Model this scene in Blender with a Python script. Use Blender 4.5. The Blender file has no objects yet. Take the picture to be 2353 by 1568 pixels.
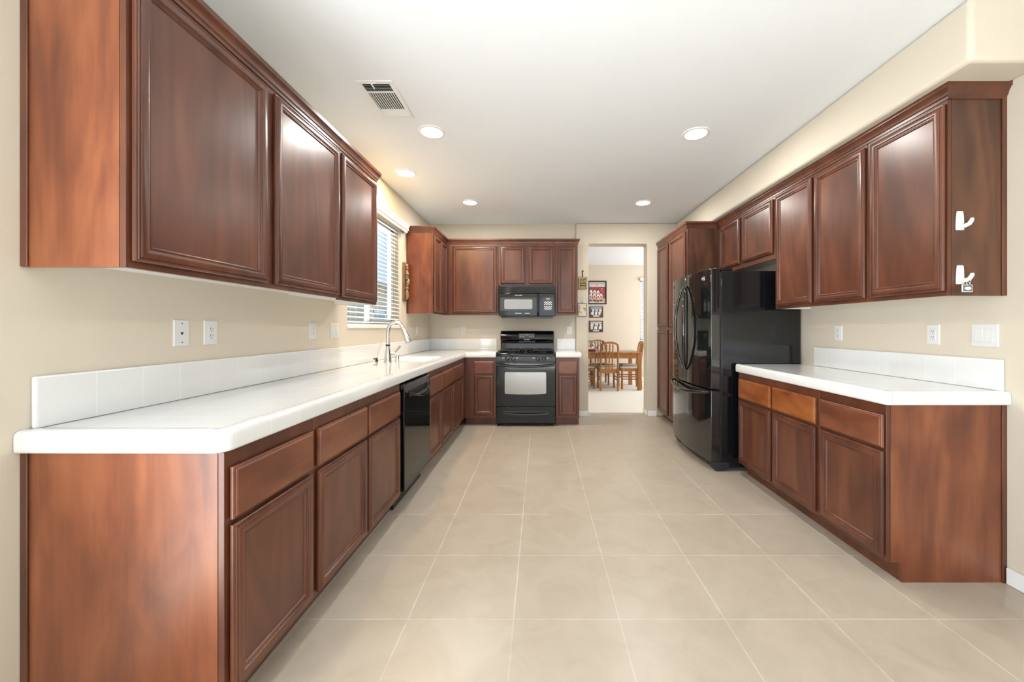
import bpy, bmesh, math, random
from mathutils import Vector, Matrix
random.seed(7)
PI = math.pi
S = bpy.context.scene
COL = S.collection

# ---------------------------------------------------------------- camera, world, light, exposure
FPX, CX, CY, IW, IH = 864.0, 1241.0, 754.0, 2353, 1568
EYE = 1.26
cam_d = bpy.data.cameras.new('camera')
cam = bpy.data.objects.new('camera', cam_d); COL.objects.link(cam)
cam.location = (0, 0, EYE); cam.rotation_euler = (PI/2, 0, 0)
cam_d.sensor_width = 36; cam_d.sensor_fit = 'HORIZONTAL'
cam_d.lens = FPX/IW*36
cam_d.shift_x = -(CX-IW/2)/IW
cam_d.shift_y = -(IH/2-CY)/IW
cam_d.clip_start = 0.02
S.camera = cam

S.view_settings.view_transform = 'Standard'
S.view_settings.look = 'None'
S.view_settings.gamma = 1
S.view_settings.use_curve_mapping = False
S.view_settings.exposure = 0.27

W = bpy.data.worlds.new('world'); S.world = W; W.use_nodes = True
wn, wl = W.node_tree.nodes, W.node_tree.links
wn.clear()
wo = wn.new('ShaderNodeOutputWorld'); wb = wn.new('ShaderNodeBackground')
wtc = wn.new('ShaderNodeTexCoord'); wsep = wn.new('ShaderNodeSeparateXYZ'); wr = wn.new('ShaderNodeValToRGB')
wl.new(wtc.outputs['Generated'], wsep.inputs[0]); wl.new(wsep.outputs['Z'], wr.inputs[0])
wr.color_ramp.elements[0].position = 0.0; wr.color_ramp.elements[0].color = (0.74, 0.87, 1.0, 1)
wr.color_ramp.elements[1].position = 0.55; wr.color_ramp.elements[1].color = (0.40, 0.66, 1.0, 1)
wl.new(wr.outputs[0], wb.inputs[0]); wb.inputs[1].default_value = 0.82
wl.new(wb.outputs[0], wo.inputs[0])

def area(name, loc, rot, sx, sy, power, col=(1, 1, 1)):
    l = bpy.data.lights.new(name, 'AREA'); l.shape = 'RECTANGLE'; l.size = sx; l.size_y = sy
    l.energy = power; l.color = col
    o = bpy.data.objects.new(name, l); COL.objects.link(o)
    o.location = loc; o.rotation_euler = rot
    return o
# sun falling through an opening added behind the camera onto the floor there; its bounce lights the ceiling
sl = bpy.data.lights.new('sun', 'SUN'); sl.energy = 33; sl.angle = math.radians(1.0); sl.color = (0.96, 0.98, 1.0)
sun = bpy.data.objects.new('sun', sl); COL.objects.link(sun)
sun.rotation_euler = Vector((0.10, 0.62, -0.78)).to_track_quat('-Z', 'Y').to_euler()
# area lamp added at an assumed opening behind the camera, tilted up at the ceiling
area('rear_fill', (0.35, -3.85, 1.32), (PI/2+math.radians(12), 0, 0), 3.3, 2.2, 40, (0.90, 0.95, 1.0))
# area lamp added out of sight below the sink window to brighten the ceiling
area('sink_fill', (-2.9, 3.7, 0.25), (0, math.radians(48), 0), 1.4, 2.2, 460, (0.95, 0.98, 1.0))
# daylight by the sliding glass door in the sink wall, just behind the camera (facing +X)
area('daylight_slider', (-1.62, -0.3, 1.1), (PI/2+math.radians(20), 0, -PI/2), 1.9, 1.95, 100, (0.88, 0.94, 1.0))
# area lamp added at an unseen side opening to brighten the dining room
area('dining_fill', (4.2, 7.3, 1.6), (PI/2, 0, PI/2), 2.4, 1.7, 90, (0.97, 0.98, 1.0))

# ---------------------------------------------------------------- materials
def nt(name):
    m = bpy.data.materials.new(name); m.use_nodes = True
    n, l = m.node_tree.nodes, m.node_tree.links
    return m, n, l, n['Principled BSDF']

def plain(name, col, rough=0.5, metal=0.0, coat=0.0, spec=0.5, emis=None, estr=0.0, bump=0.0, bscale=200.0):
    m, n, l, p = nt(name)
    p.inputs['Base Color'].default_value = (*col, 1); p.inputs['Roughness'].default_value = rough
    p.inputs['Metallic'].default_value = metal; p.inputs['Coat Weight'].default_value = coat
    p.inputs['Coat Roughness'].default_value = 0.08
    p.inputs['Specular IOR Level'].default_value = spec
    if emis: p.inputs['Emission Color'].default_value = (*emis, 1); p.inputs['Emission Strength'].default_value = estr
    # a little procedural life in every surface
    tc = n.new('ShaderNodeTexCoord'); nz = n.new('ShaderNodeTexNoise'); nz.inputs['Scale'].default_value = bscale
    nz.inputs['Detail'].default_value = 3
    l.new(tc.outputs['Object'], nz.inputs['Vector'])
    mr = n.new('ShaderNodeMapRange'); mr.inputs['To Min'].default_value = max(0, rough-0.03); mr.inputs['To Max'].default_value = min(1, rough+0.03)
    l.new(nz.outputs['Fac'], mr.inputs['Value']); l.new(mr.outputs[0], p.inputs['Roughness'])
    if bump > 0:
        b = n.new('ShaderNodeBump'); b.inputs['Strength'].default_value = bump; b.inputs['Distance'].default_value = 0.002
        l.new(nz.outputs['Fac'], b.inputs['Height']); l.new(b.outputs[0], p.inputs['Normal'])
    return m

def ramp(n, stops):
    r = n.new('ShaderNodeValToRGB'); e = r.color_ramp.elements
    while len(e) < len(stops): e.new(0.5)
    for i, (pos, c) in enumerate(stops): e[i].position = pos; e[i].color = (*c, 1)
    return r

def wood(name, c0, c1, c2, rough=0.36, coat=0.5, blotch=1.6, grain=(38, 38, 1.6), horizontal=False, fig=0.5):
    """stained cherry: broad soft blotches, long fine grain and cathedral figure along the board"""
    m, n, l, p = nt(name)
    tc = n.new('ShaderNodeTexCoord'); oi = n.new('ShaderNodeObjectInfo')
    add = n.new('ShaderNodeVectorMath'); add.operation = 'ADD'
    mul = n.new('ShaderNodeVectorMath'); mul.operation = 'SCALE'; mul.inputs[3].default_value = 17.0
    cmb = n.new('ShaderNodeCombineXYZ')
    for i in range(3): l.new(oi.outputs['Random'], cmb.inputs[i])
    l.new(cmb.outputs[0], mul.inputs[0])
    l.new(tc.outputs['Object'], add.inputs[0]); l.new(mul.outputs[0], add.inputs[1])
    if horizontal: sb, sg = (1.2, 1.2, 3.5), (grain[2], grain[2], grain[0])
    else: sb, sg = (3.2, 3.2, 0.9), grain
    m1 = n.new('ShaderNodeMapping'); m1.inputs['Scale'].default_value = sb
    m2 = n.new('ShaderNodeMapping'); m2.inputs['Scale'].default_value = sg
    l.new(add.outputs[0], m1.inputs['Vector']); l.new(add.outputs[0], m2.inputs['Vector'])
    n1 = n.new('ShaderNodeTexNoise'); n1.inputs['Scale'].default_value = blotch; n1.inputs['Detail'].default_value = 4; n1.inputs['Distortion'].default_value = 0.6
    n2 = n.new('ShaderNodeTexNoise'); n2.inputs['Scale'].default_value = 1.7; n2.inputs['Detail'].default_value = 5; n2.inputs['Distortion'].default_value = 0.3
    l.new(m1.outputs[0], n1.inputs['Vector']); l.new(m2.outputs[0], n2.inputs['Vector'])
    m3 = n.new('ShaderNodeMapping'); m3.inputs['Scale'].default_value = (sb[0]*1.1, sb[1]*1.1, sb[2]*0.7)
    l.new(add.outputs[0], m3.inputs['Vector'])
    n3 = n.new('ShaderNodeTexNoise'); n3.inputs['Scale'].default_value = 1.0; n3.inputs['Detail'].default_value = 1
    l.new(m3.outputs[0], n3.inputs['Vector'])
    wv = n.new('ShaderNodeMath'); wv.operation = 'MULTIPLY'; wv.inputs[1].default_value = 60
    l.new(n3.outputs['Fac'], wv.inputs[0])
    sn = n.new('ShaderNodeMath'); sn.operation = 'SINE'; l.new(wv.outputs[0], sn.inputs[0])
    a1 = n.new('ShaderNodeMath'); a1.operation = 'MULTIPLY_ADD'; a1.inputs[1].default_value = 0.20; l.new(n2.outputs['Fac'], a1.inputs[0])
    s1 = n.new('ShaderNodeMath'); s1.operation = 'MULTIPLY_ADD'; s1.inputs[1].default_value = 0.06*fig; s1.inputs[2].default_value = -0.10
    l.new(sn.outputs[0], s1.inputs[0]); l.new(s1.outputs[0], a1.inputs[2])
    a2 = n.new('ShaderNodeMath'); a2.operation = 'ADD'; l.new(n1.outputs['Fac'], a2.inputs[0]); l.new(a1.outputs[0], a2.inputs[1])
    r = ramp(n, [(0.27, c0), (0.5, c1), (0.74, c2)])
    l.new(a2.outputs[0], r.inputs[0]); l.new(r.outputs[0], p.inputs['Base Color'])
    p.inputs['Roughness'].default_value = rough
    p.inputs['Specular IOR Level'].default_value = 0.32
    p.inputs['Coat Weight'].default_value = coat; p.inputs['Coat Roughness'].default_value = 0.28
    b = n.new('ShaderNodeBump'); b.inputs['Strength'].default_value = 0.015; b.inputs['Distance'].default_value = 0.002
    l.new(n2.outputs['Fac'], b.inputs['Height']); l.new(b.outputs[0], p.inputs['Normal'])
    return m

def tile(name, size, mortar, phase, axes, c1, c2, cm, rough, vein=0.0, veincol=(0.5, 0.4, 0.3), coat=0.0, bump=0.3, rowsize=None, spec=0.5):
    """square tiles on a plane: axes picks which object coordinates run along and across"""
    m, n, l, p = nt(name)
    tc = n.new('ShaderNodeTexCoord'); sp = n.new('ShaderNodeSeparateXYZ'); cb = n.new('ShaderNodeCombineXYZ')
    l.new(tc.outputs['Object'], sp.inputs[0])
    for i, a in enumerate(axes):
        ad = n.new('ShaderNodeMath'); ad.operation = 'SUBTRACT'; ad.inputs[1].default_value = phase[i]
        l.new(sp.outputs[a], ad.inputs[0]); l.new(ad.outputs[0], cb.inputs[i])
    bt = n.new('ShaderNodeTexBrick'); bt.offset = 0; bt.squash = 1
    bt.inputs['Scale'].default_value = 1; bt.inputs['Brick Width'].default_value = size
    bt.inputs['Row Height'].default_value = rowsize or size
    bt.inputs['Mortar Size'].default_value = mortar; bt.inputs['Mortar Smooth'].default_value = 0.3
    bt.inputs['Color1'].default_value = (*c1, 1); bt.inputs['Color2'].default_value = (*c2, 1); bt.inputs['Mortar'].default_value = (*cm, 1)
    bt.inputs['Bias'].default_value = 0
    l.new(cb.outputs[0], bt.inputs['Vector'])
    src = bt.outputs['Color']
    if vein > 0:
        nz = n.new('ShaderNodeTexNoise'); nz.inputs['Scale'].default_value = 4.6; nz.inputs['Detail'].default_value = 9
        nz.inputs['Roughness'].default_value = 0.62; nz.inputs['Distortion'].default_value = 1.0
        l.new(tc.outputs['Object'], nz.inputs['Vector'])
        rr = ramp(n, [(0.40, (0, 0, 0)), (0.72, (1, 1, 1))]); l.new(nz.outputs['Fac'], rr.inputs[0])
        mm = n.new('ShaderNodeMath'); mm.operation = 'MULTIPLY'; mm.inputs[1].default_value = vein; l.new(rr.outputs[0], mm.inputs[0])
        mx = n.new('ShaderNodeMixRGB'); mx.inputs[2].default_value = (*veincol, 1)
        l.new(mm.outputs[0], mx.inputs[0]); l.new(src, mx.inputs[1]); src = mx.outputs[0]
    l.new(src, p.inputs['Base Color'])
    mr = n.new('ShaderNodeMapRange'); mr.inputs['To Min'].default_value = rough; mr.inputs['To Max'].default_value = min(0.7, rough*2.5)
    l.new(bt.outputs['Fac'], mr.inputs['Value']); l.new(mr.outputs[0], p.inputs['Roughness'])
    p.inputs['Coat Weight'].default_value = coat; p.inputs['Coat Roughness'].default_value = 0.05
    p.inputs['Specular IOR Level'].default_value = spec
    b = n.new('ShaderNodeBump'); b.invert = True; b.inputs['Strength'].default_value = bump; b.inputs['Distance'].default_value = 0.0015
    l.new(bt.outputs['Fac'], b.inputs['Height']); l.new(b.outputs[0], p.inputs['Normal'])
    return m

def glass(name, tint=(0.95, 0.98, 1.0)):
    m, n, l, p = nt(name)
    n.remove(p)
    out = n['Material Output']; tr = n.new('ShaderNodeBsdfTransparent'); gl = n.new('ShaderNodeBsdfGlossy'); mx = n.new('ShaderNodeMixShader')
    fr = n.new('ShaderNodeFresnel'); ge = n.new('ShaderNodeNewGeometry'); ir = n.new('ShaderNodeMapRange')
    ir.inputs['To Min'].default_value = 1.45; ir.inputs['To Max'].default_value = 1/1.45   # both faces of the thin pane reflect alike
    l.new(ge.outputs['Backfacing'], ir.inputs['Value']); l.new(ir.outputs[0], fr.inputs[0])
    tr.inputs[0].default_value = (*tint, 1); gl.inputs['Roughness'].default_value = 0.02
    l.new(fr.outputs[0], mx.inputs[0]); l.new(tr.outputs[0], mx.inputs[1]); l.new(gl.outputs[0], mx.inputs[2]); l.new(mx.outputs[0], out.inputs[0])
    return m

M = {}
M['wall'] = plain('wall_paint', (0.645, 0.582, 0.480), 0.6, bump=0.12, bscale=160, spec=0.3)
M['wall_dining'] = plain('dining_wall_paint', (0.66, 0.57, 0.46), 0.6, bump=0.1, bscale=160, spec=0.3)
M['ceiling'] = plain('ceiling_paint', (0.845, 0.87, 0.89), 0.85, bump=0.25, bscale=90, spec=0.2)
M['white'] = plain('white_paint', (0.83, 0.83, 0.81), 0.4)
M['plastic'] = plain('white_plastic', (0.82, 0.83, 0.83), 0.3)
M['plate'] = plain('white_plate_plastic', (0.70, 0.705, 0.70), 0.35)
M['slot'] = plain('dark_slot', (0.03, 0.03, 0.03), 0.6)
M['melamine'] = plain('white_melamine', (0.75, 0.76, 0.74), 0.5)
M['cherry'] = wood('cherry_stain', (0.060, 0.018, 0.009), (0.106, 0.0315, 0.015), (0.155, 0.051, 0.023))
M['cherry_door'] = wood('cherry_door_stain', (0.072, 0.0225, 0.0115), (0.114, 0.0355, 0.0175), (0.160, 0.053, 0.0245), fig=1.0)
M['cherry_end'] = wood('cherry_end_veneer', (0.108, 0.028, 0.0115), (0.195, 0.055, 0.021), (0.29, 0.096, 0.037), blotch=2.4, fig=0.6)
M['cherry_red_end'] = wood('cherry_red_veneer', (0.090, 0.0235, 0.010), (0.162, 0.044, 0.0175), (0.245, 0.078, 0.030), blotch=2.4, fig=0.8)
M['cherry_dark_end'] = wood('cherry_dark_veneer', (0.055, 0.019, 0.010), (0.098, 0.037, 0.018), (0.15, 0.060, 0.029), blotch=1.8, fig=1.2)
M['cherry_drawer'] = wood('cherry_drawer_stain', (0.10, 0.027, 0.014), (0.165, 0.050, 0.023), (0.23, 0.085, 0.036), blotch=2.2, horizontal=True)
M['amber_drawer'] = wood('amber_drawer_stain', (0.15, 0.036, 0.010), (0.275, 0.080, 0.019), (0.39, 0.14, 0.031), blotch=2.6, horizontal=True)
M['oak'] = wood('honey_oak', (0.22, 0.085, 0.022), (0.34, 0.145, 0.042), (0.44, 0.21, 0.07), rough=0.35, coat=0.15)
M['walnut'] = wood('walnut_plaque', (0.05, 0.02, 0.012), (0.085, 0.034, 0.02), (0.12, 0.05, 0.03), rough=0.35)
M['floor'] = tile('floor_tile', 0.457, 0.0042, (-0.115-0.457*20, 1.625-0.457*30), (0, 1), (0.465, 0.405, 0.328), (0.445, 0.386, 0.310), (0.52, 0.485, 0.43), 0.34, vein=0.6, veincol=(0.36, 0.305, 0.235), bump=0.15)
WT, WT2, WG = (0.775, 0.785, 0.785), (0.765, 0.775, 0.775), (0.875, 0.875, 0.865)
M['ct_top'] = tile('counter_tile', 0.1555, 0.0013, (-1.585-3.11, 1.13-3.11), (0, 1), WT, WT2, WG, 0.07, coat=0.3, bump=0.25)
M['ct_y'] = tile('counter_edge_tile_along', 0.1555, 0.0016, (-3.11+1.13, -1), (1, 2), WT, WT2, WG, 0.07, coat=0.3, bump=0.25, rowsize=6)
M['ct_x'] = tile('counter_edge_tile_across', 0.1555, 0.0016, (-1.585-3.11, -1), (0, 2), WT, WT2, WG, 0.07, coat=0.3, bump=0.25, rowsize=6)
M['porcelain'] = plain('white_porcelain', (0.88, 0.89, 0.89), 0.08, coat=0.3)
M['black_gloss'] = plain('black_enamel', (0.004, 0.0045, 0.005), 0.07, spec=0.5)
M['black_door'] = plain('black_glossy_door', (0.008, 0.009, 0.010), 0.045, spec=1.0, coat=0.15)
M['black_satin'] = plain('black_satin', (0.005, 0.006, 0.007), 0.12, spec=0.6)
M['black_matte'] = plain('black_cast_iron', (0.012, 0.012, 0.013), 0.45)
M['panel_grey'] = plain('charcoal_panel', (0.034, 0.038, 0.042), 0.3)
M['oven_glass'] = plain('coated_oven_glass', (0.34, 0.33, 0.315), 0.22, metal=1.0)
M['micro_glass'] = plain('screened_microwave_glass', (0.30, 0.31, 0.31), 0.3, metal=0.2)
M['grey_rim'] = plain('grey_window_rim', (0.50, 0.51, 0.51), 0.3)
M['label'] = plain('pale_print', (0.70, 0.72, 0.73), 0.4)
M['lcd'] = plain('green_display', (0.30, 0.36, 0.18), 0.3)
M['nickel'] = plain('brushed_nickel', (0.60, 0.58, 0.55), 0.22, metal=1.0)
M['chrome'] = plain('chrome', (0.78, 0.79, 0.80), 0.08, metal=1.0)
M['rubber'] = plain('black_rubber', (0.015, 0.016, 0.018), 0.55)
M['vinyl'] = plain('white_vinyl', (0.83, 0.84, 0.83), 0.35)
M['slat'] = plain('blind_slat', (0.84, 0.84, 0.81), 0.45)
M['glass'] = glass('window_glass')
M['carpet'] = plain('cream_carpet', (0.74, 0.68, 0.60), 0.95, bump=0.6, bscale=350, spec=0.1)
M['bounce_carpet'] = plain('pale_bounce_carpet', (0.76, 0.75, 0.73), 0.95, bump=0.6, bscale=350, spec=0.1)  # kept pale and neutral so the unseen rear floor bounces more light
M['concrete'] = plain('bounce_concrete', (0.42, 0.42, 0.41), 0.9, bump=0.3, bscale=60)  # for the added slab that bounces sun in at the sink window
M['stucco'] = plain('beige_stucco', (0.50, 0.43, 0.375), 0.9, bump=0.4, bscale=40)
M['rooftile'] = plain('clay_roof', (0.35, 0.27, 0.23), 0.9)
M['house_glass'] = plain('blue_house_glass', (0.16, 0.34, 0.48), 0.12)
M['iron'] = plain('painted_iron', (0.05, 0.06, 0.09), 0.5)
M['ground'] = plain('dry_ground', (0.11, 0.12, 0.08), 0.95)
M['cushion'] = plain('cream_upholstery', (0.70, 0.60, 0.44), 0.9)
M['pad'] = plain('grey_pad_fabric', (0.55, 0.55, 0.52), 0.9, bscale=30, bump=0.4)
M['red'] = plain('red_card', (0.55, 0.05, 0.04), 0.4)
M['paper'] = plain('paper', (0.80, 0.80, 0.78), 0.7)
M['black_frame'] = plain('black_frame', (0.012, 0.011, 0.010), 0.3)
M['gold'] = plain('gold_edge', (0.52, 0.33, 0.09), 0.35, metal=0.5)
M['print_red'] = plain('print_red', (0.30, 0.055, 0.055), 0.35)
M['print_orange'] = plain('print_orange', (0.60, 0.33, 0.18), 0.35)
M['print_grey'] = plain('print_grey', (0.55, 0.56, 0.58), 0.35)
M['print_dark'] = plain('print_dark', (0.018, 0.018, 0.022), 0.35)
M['print_skin'] = plain('print_skin', (0.62, 0.42, 0.32), 0.35)
M['print_white'] = plain('print_white', (0.78, 0.78, 0.76), 0.35)
M['print_blue'] = plain('print_blue', (0.30, 0.42, 0.58), 0.35)
M['print_cream'] = plain('print_cream', (0.72, 0.66, 0.52), 0.5)
M['print_tan'] = plain('print_tan', (0.50, 0.30, 0.12), 0.5)
M['carve_board'] = plain('rough_board', (0.16, 0.095, 0.06), 0.7, bump=0.5, bscale=60)
M['carve_tan'] = plain('carved_tan', (0.30, 0.18, 0.09), 0.5, bump=0.4, bscale=80)
M['carve_teal'] = plain('carved_teal', (0.20, 0.30, 0.29), 0.5)
M['carve_olive'] = plain('carved_olive', (0.20, 0.17, 0.08), 0.6)
M['tag_grey'] = plain('dark_tag', (0.16, 0.17, 0.17), 0.4)
M['can'] = plain('light_can_reflector', (0.85, 0.85, 0.84), 0.3)
M['lens'] = plain('lit_lens', (1, 1, 1), 0.5, emis=(1.0, 0.97, 0.92), estr=9.0)
M['lens_warm'] = plain('lit_warm_lens', (1, 1, 1), 0.5, emis=(1.0, 0.93, 0.78), estr=12.0)
M['vent_dark'] = plain('duct_dark', (0.02, 0.02, 0.02), 0.8)
M['clear'] = plain('clear_tubing', (0.70, 0.68, 0.62), 0.2)

# ---------------------------------------------------------------- mesh helpers
class MB:
    """collects shapes (in world coordinates, or through a matrix) and links them as ONE mesh object"""
    def __init__(self, xf=None): self.v = []; self.f = []; self.mi = []; self.xf = xf; self.m = 0
    def p(self, *c):
        w = Vector(c)
        if self.xf: w = self.xf @ w
        self.v.append(w); return len(self.v)-1
    def face(self, *ids): self.f.append(ids); self.mi.append(self.m)
    def box(self, x0, x1, y0, y1, z0, z1):
        a = [self.p(x, y, z) for z in (z0, z1) for (x, y) in ((x0, y0), (x1, y0), (x1, y1), (x0, y1))]
        self.face(a[3], a[2], a[1], a[0]); self.face(*a[4:])
        for i in range(4):
            j = (i+1) % 4; self.face(a[i], a[j], a[4+j], a[4+i])
        return self
    def prism(self, poly, axis, a0, a1):
        """polygon in the two other axes (x<y<z order) pushed along axis"""
        def q(s, t, w): return {0: (w, s, t), 1: (s, w, t), 2: (s, t, w)}[axis]
        A = [self.p(*q(s, t, a0)) for s, t in poly]; B = [self.p(*q(s, t, a1)) for s, t in poly]
        self.face(*reversed(A)); self.face(*B)
        for i in range(len(poly)):
            j = (i+1) % len(poly); self.face(A[i], A[j], B[j], B[i])
        return self
    def rings(self, rings, cap0=True, cap1=True, closed=True):
        R = [[self.p(*c) for c in r] for r in rings]
        for a, b in zip(R, R[1:]):
            k = len(a)
            for i in range(k if closed else k-1):
                j = (i+1) % k; self.face(a[i], a[j], b[j], b[i])
        if cap0: self.face(*reversed(R[0]))
        if cap1: self.face(*R[-1])
        return self
    def rectprof(self, u0, u1, z0, z1, prof, lo=None):
        """nested rectangles on a front: prof = (inset, v)"""
        rs = []
        for ins, v in prof:
            rs.append([(u0+ins, v, z0+ins), (u1-ins, v, z0+ins), (u1-ins, v, z1-ins), (u0+ins, v, z1-ins)])
        return self.rings(rs)
    def tube(self, pts, r, seg=10, flat=None, caps=True, up=None):
        pts = [Vector(p) for p in pts]; n = len(pts)
        rs = r if isinstance(r, (list, tuple)) else [r]*n
        t0 = (pts[1]-pts[0]).normalized()
        ref = Vector(up) if up else (Vector((0, 0, 1)) if abs(t0.z) < 0.9 else Vector((1, 0, 0)))
        nrm = (ref-t0*ref.dot(t0)).normalized()
        rings = []
        for i, p in enumerate(pts):
            t = (pts[min(i+1, n-1)]-pts[max(i-1, 0)]).normalized()
            nrm = (nrm-t*nrm.dot(t)).normalized(); bn = t.cross(nrm)
            ra = rs[i]; rb = ra*(flat if flat else 1)
            rings.append([tuple(p+nrm*(math.cos(2*PI*k/seg)*ra)+bn*(math.sin(2*PI*k/seg)*rb)) for k in range(seg)])
        return self.rings(rings, caps, caps)
    def bar(self, pts, wn, wb, up=None, rnd=0.25):
        """rectangular (softened) section swept along pts: wn across 'up', wb along the binormal"""
        pts = [Vector(p) for p in pts]; n = len(pts)
        t0 = (pts[1]-pts[0]).normalized()
        ref = Vector(up) if up else (Vector((0, 0, 1)) if abs(t0.z) < 0.9 else Vector((0, 1, 0)))
        nrm = (ref-t0*ref.dot(t0)).normalized(); rings = []
        c = rnd
        sec = [(1, -1+c), (1, 1-c), (1-c, 1), (-1+c, 1), (-1, 1-c), (-1, -1+c), (-1+c, -1), (1-c, -1)]
        for i, p in enumerate(pts):
            t = (pts[min(i+1, n-1)]-pts[max(i-1, 0)]).normalized()
            nrm = (nrm-t*nrm.dot(t)).normalized(); bn = t.cross(nrm)
            rings.append([tuple(p+nrm*(a*wn/2)+bn*(b*wb/2)) for a, b in sec])
        return self.rings(rings)
    def lathe(self, prof, c=(0, 0, 0), axis=2, seg=24, caps=True):
        rings = []
        for r, h in prof:
            ring = []
            for k in range(seg):
                a = 2*PI*k/seg; s, t = r*math.cos(a), r*math.sin(a)
                q = {0: (h, s, t), 1: (s, h, t), 2: (s, t, h)}[axis]
                ring.append((c[0]+q[0], c[1]+q[1], c[2]+q[2]))
            rings.append(ring)
        return self.rings(rings, caps, caps)
    def ball(self, c, rx, ry, rz, seg=14, rg=8):
        rings = []
        for i in range(1, rg):
            a = -PI/2+PI*i/rg
            rings.append([(c[0]+rx*math.cos(a)*math.cos(2*PI*k/seg), c[1]+ry*math.cos(a)*math.sin(2*PI*k/seg), c[2]+rz*math.sin(a)) for k in range(seg)])
        return self.rings(rings)
    def sweep(self, path, prof, side=1, closed=False):
        """closed profile (out, z) mitred along a path in plan; side=+1 puts 'out' on the right of travel"""
        P = [Vector((a, b)) for a, b in path]; n = len(P); rings = []
        for i in range(n):
            d0 = (P[i]-P[i-1]).normalized() if i > 0 else None
            d1 = (P[i+1]-P[i]).normalized() if i < n-1 else None
            n0 = Vector((d0.y, -d0.x)) if d0 else None; n1 = Vector((d1.y, -d1.x)) if d1 else None
            if n0 and n1:
                mm = (n0+n1); mm = mm/max(1e-6, (1+n0.dot(n1)))
            else: mm = n0 or n1
            mm = mm*side
            rings.append([(P[i].x+mm.x*o, P[i].y+mm.y*o, z) for o, z in prof])
        return self.rings(rings)
    def build(self, name, mat, parent=None, bevel=0.0, smooth=40, seg=2):
        me = bpy.data.meshes.new(name)
        inv = (WM[parent.name].inverted() if parent is not None and parent.name in WM else Matrix())
        me.from_pydata([tuple(inv @ v) for v in self.v], [], self.f)
        for mt in (mat if isinstance(mat, (list, tuple)) else [mat]): me.materials.append(M[mt])
        for pl, k in zip(me.polygons, self.mi): pl.material_index = k
        bm = bmesh.new(); bm.from_mesh(me)
        bmesh.ops.recalc_face_normals(bm, faces=bm.faces); bm.to_mesh(me); bm.free()
        if smooth:
            me.shade_smooth() if hasattr(me, 'shade_smooth') else me.polygons.foreach_set('use_smooth', [True]*len(me.polygons))
            me.set_sharp_from_angle(angle=math.radians(smooth))
        o = bpy.data.objects.new(name, me); COL.objects.link(o)
        if parent is not None: o.parent = parent; WM[o.name] = WM[parent.name]
        else: WM[o.name] = Matrix()
        if bevel > 0:
            b = o.modifiers.new('edge', 'BEVEL'); b.width = bevel; b.segments = seg; b.limit_method = 'ANGLE'; b.angle_limit = math.radians(35)
            b.harden_normals = False
        return o
WM = {}

def tag(o, label, cat, group=None, kind=None):
    o['label'] = label; o['category'] = cat
    if group: o['group'] = group
    if kind: o['kind'] = kind
    return o

def thing(name, loc, label, cat, group=None, rotz=0):
    o = bpy.data.objects.new(name, None); COL.objects.link(o); o.empty_display_size = 0.1
    o.location = loc; o.rotation_euler = (0, 0, rotz)
    WM[o.name] = Matrix.Translation(loc) @ Matrix.Rotation(rotz, 4, 'Z')
    return tag(o, label, cat, group)

def struct(o, label, cat):
    return tag(o, label, cat, kind='structure')

def dup(root, loc, rotz, label):
    r = root.copy(); COL.objects.link(r); r.location = loc; r.rotation_euler = (0, 0, rotz); r['label'] = label
    for ch in list(root.children):
        c = ch.copy(); COL.objects.link(c); c.parent = r
        for g in ch.children:
            d = g.copy(); COL.objects.link(d); d.parent = c
    return r

# ---------------------------------------------------------------- the setting
XL, XR = -1.585, 2.304            # side walls
YB, YD, YT = 5.42, 5.36, 5.57     # cooker wall, doorway wall, back of that wall
HC = 2.755
YF = -4.0                         # far wall of the room behind the camera
ZS, XS = 2.464, 1.935             # soffit underside and face
b = MB(); b.box(-1.9, 2.6, -1.3, YT, -0.1, 0); struct(b.build('floor', 'floor', smooth=0), 'beige stone-look floor tiles with pale grout in the kitchen', 'floor')
b = MB(); b.box(-1.9, 2.6, YF-0.2, -1.3, -0.1, 0.004); struct(b.build('rear_bounce_floor', 'bounce_carpet', smooth=0), 'unseen floor behind the camera with pale carpet added to bounce light', 'floor')  # unseen; pale carpet added to throw neutral sun bounce onto the ceiling
b = MB(); b.box(-1.9, 2.6, YF-0.2, YT, HC, HC+0.1); struct(b.build('ceiling', 'ceiling', smooth=0), 'white lightly textured kitchen ceiling', 'ceiling')
WY0, WY1, WZ0, WZ1 = 3.09, 4.285, 1.262, 2.395
b = MB()
b.box(XL-0.15, XL, YF, -1.3, 0, HC); b.box(XL-0.15, XL, 0.7, WY0, 0, HC)
b.box(XL-0.15, XL, -1.3, 0.7, 0, 0.06); b.box(XL-0.15, XL, -1.3, 0.7, 2.12, HC)
b.box(XL-0.15, XL, WY0, WY1, 0, WZ0); b.box(XL-0.15, XL, WY0, WY1, WZ1, HC); b.box(XL-0.15, XL, WY1, YB, 0, HC)
struct(b.build('wall_left', 'wall', smooth=0), 'beige kitchen wall holding the sink window', 'wall')
b = MB(); b.box(XR, XR+0.15, YF, YT, 0, HC); struct(b.build('wall_right', 'wall', smooth=0), 'beige kitchen wall beside the refrigerator', 'wall')
b = MB(); b.box(XL-0.15, 0.512, YB, YT, 0, HC); struct(b.build('wall_back', 'wall', smooth=0), 'beige wall behind the black range', 'wall')
DX0, DX1, DZ = 0.690, 1.530, 2.461
b = MB(); b.prism([(0.512, 0), (DX0, 0), (DX0, DZ), (DX1, DZ), (DX1, 0), (XR, 0), (XR, HC), (0.512, HC)], 1, YD, YT)
struct(b.build('wall_doorway', 'wall', bevel=0.016, seg=3), 'beige wall pierced by the tall doorway to the dining room', 'wall')
b = MB()
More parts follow.
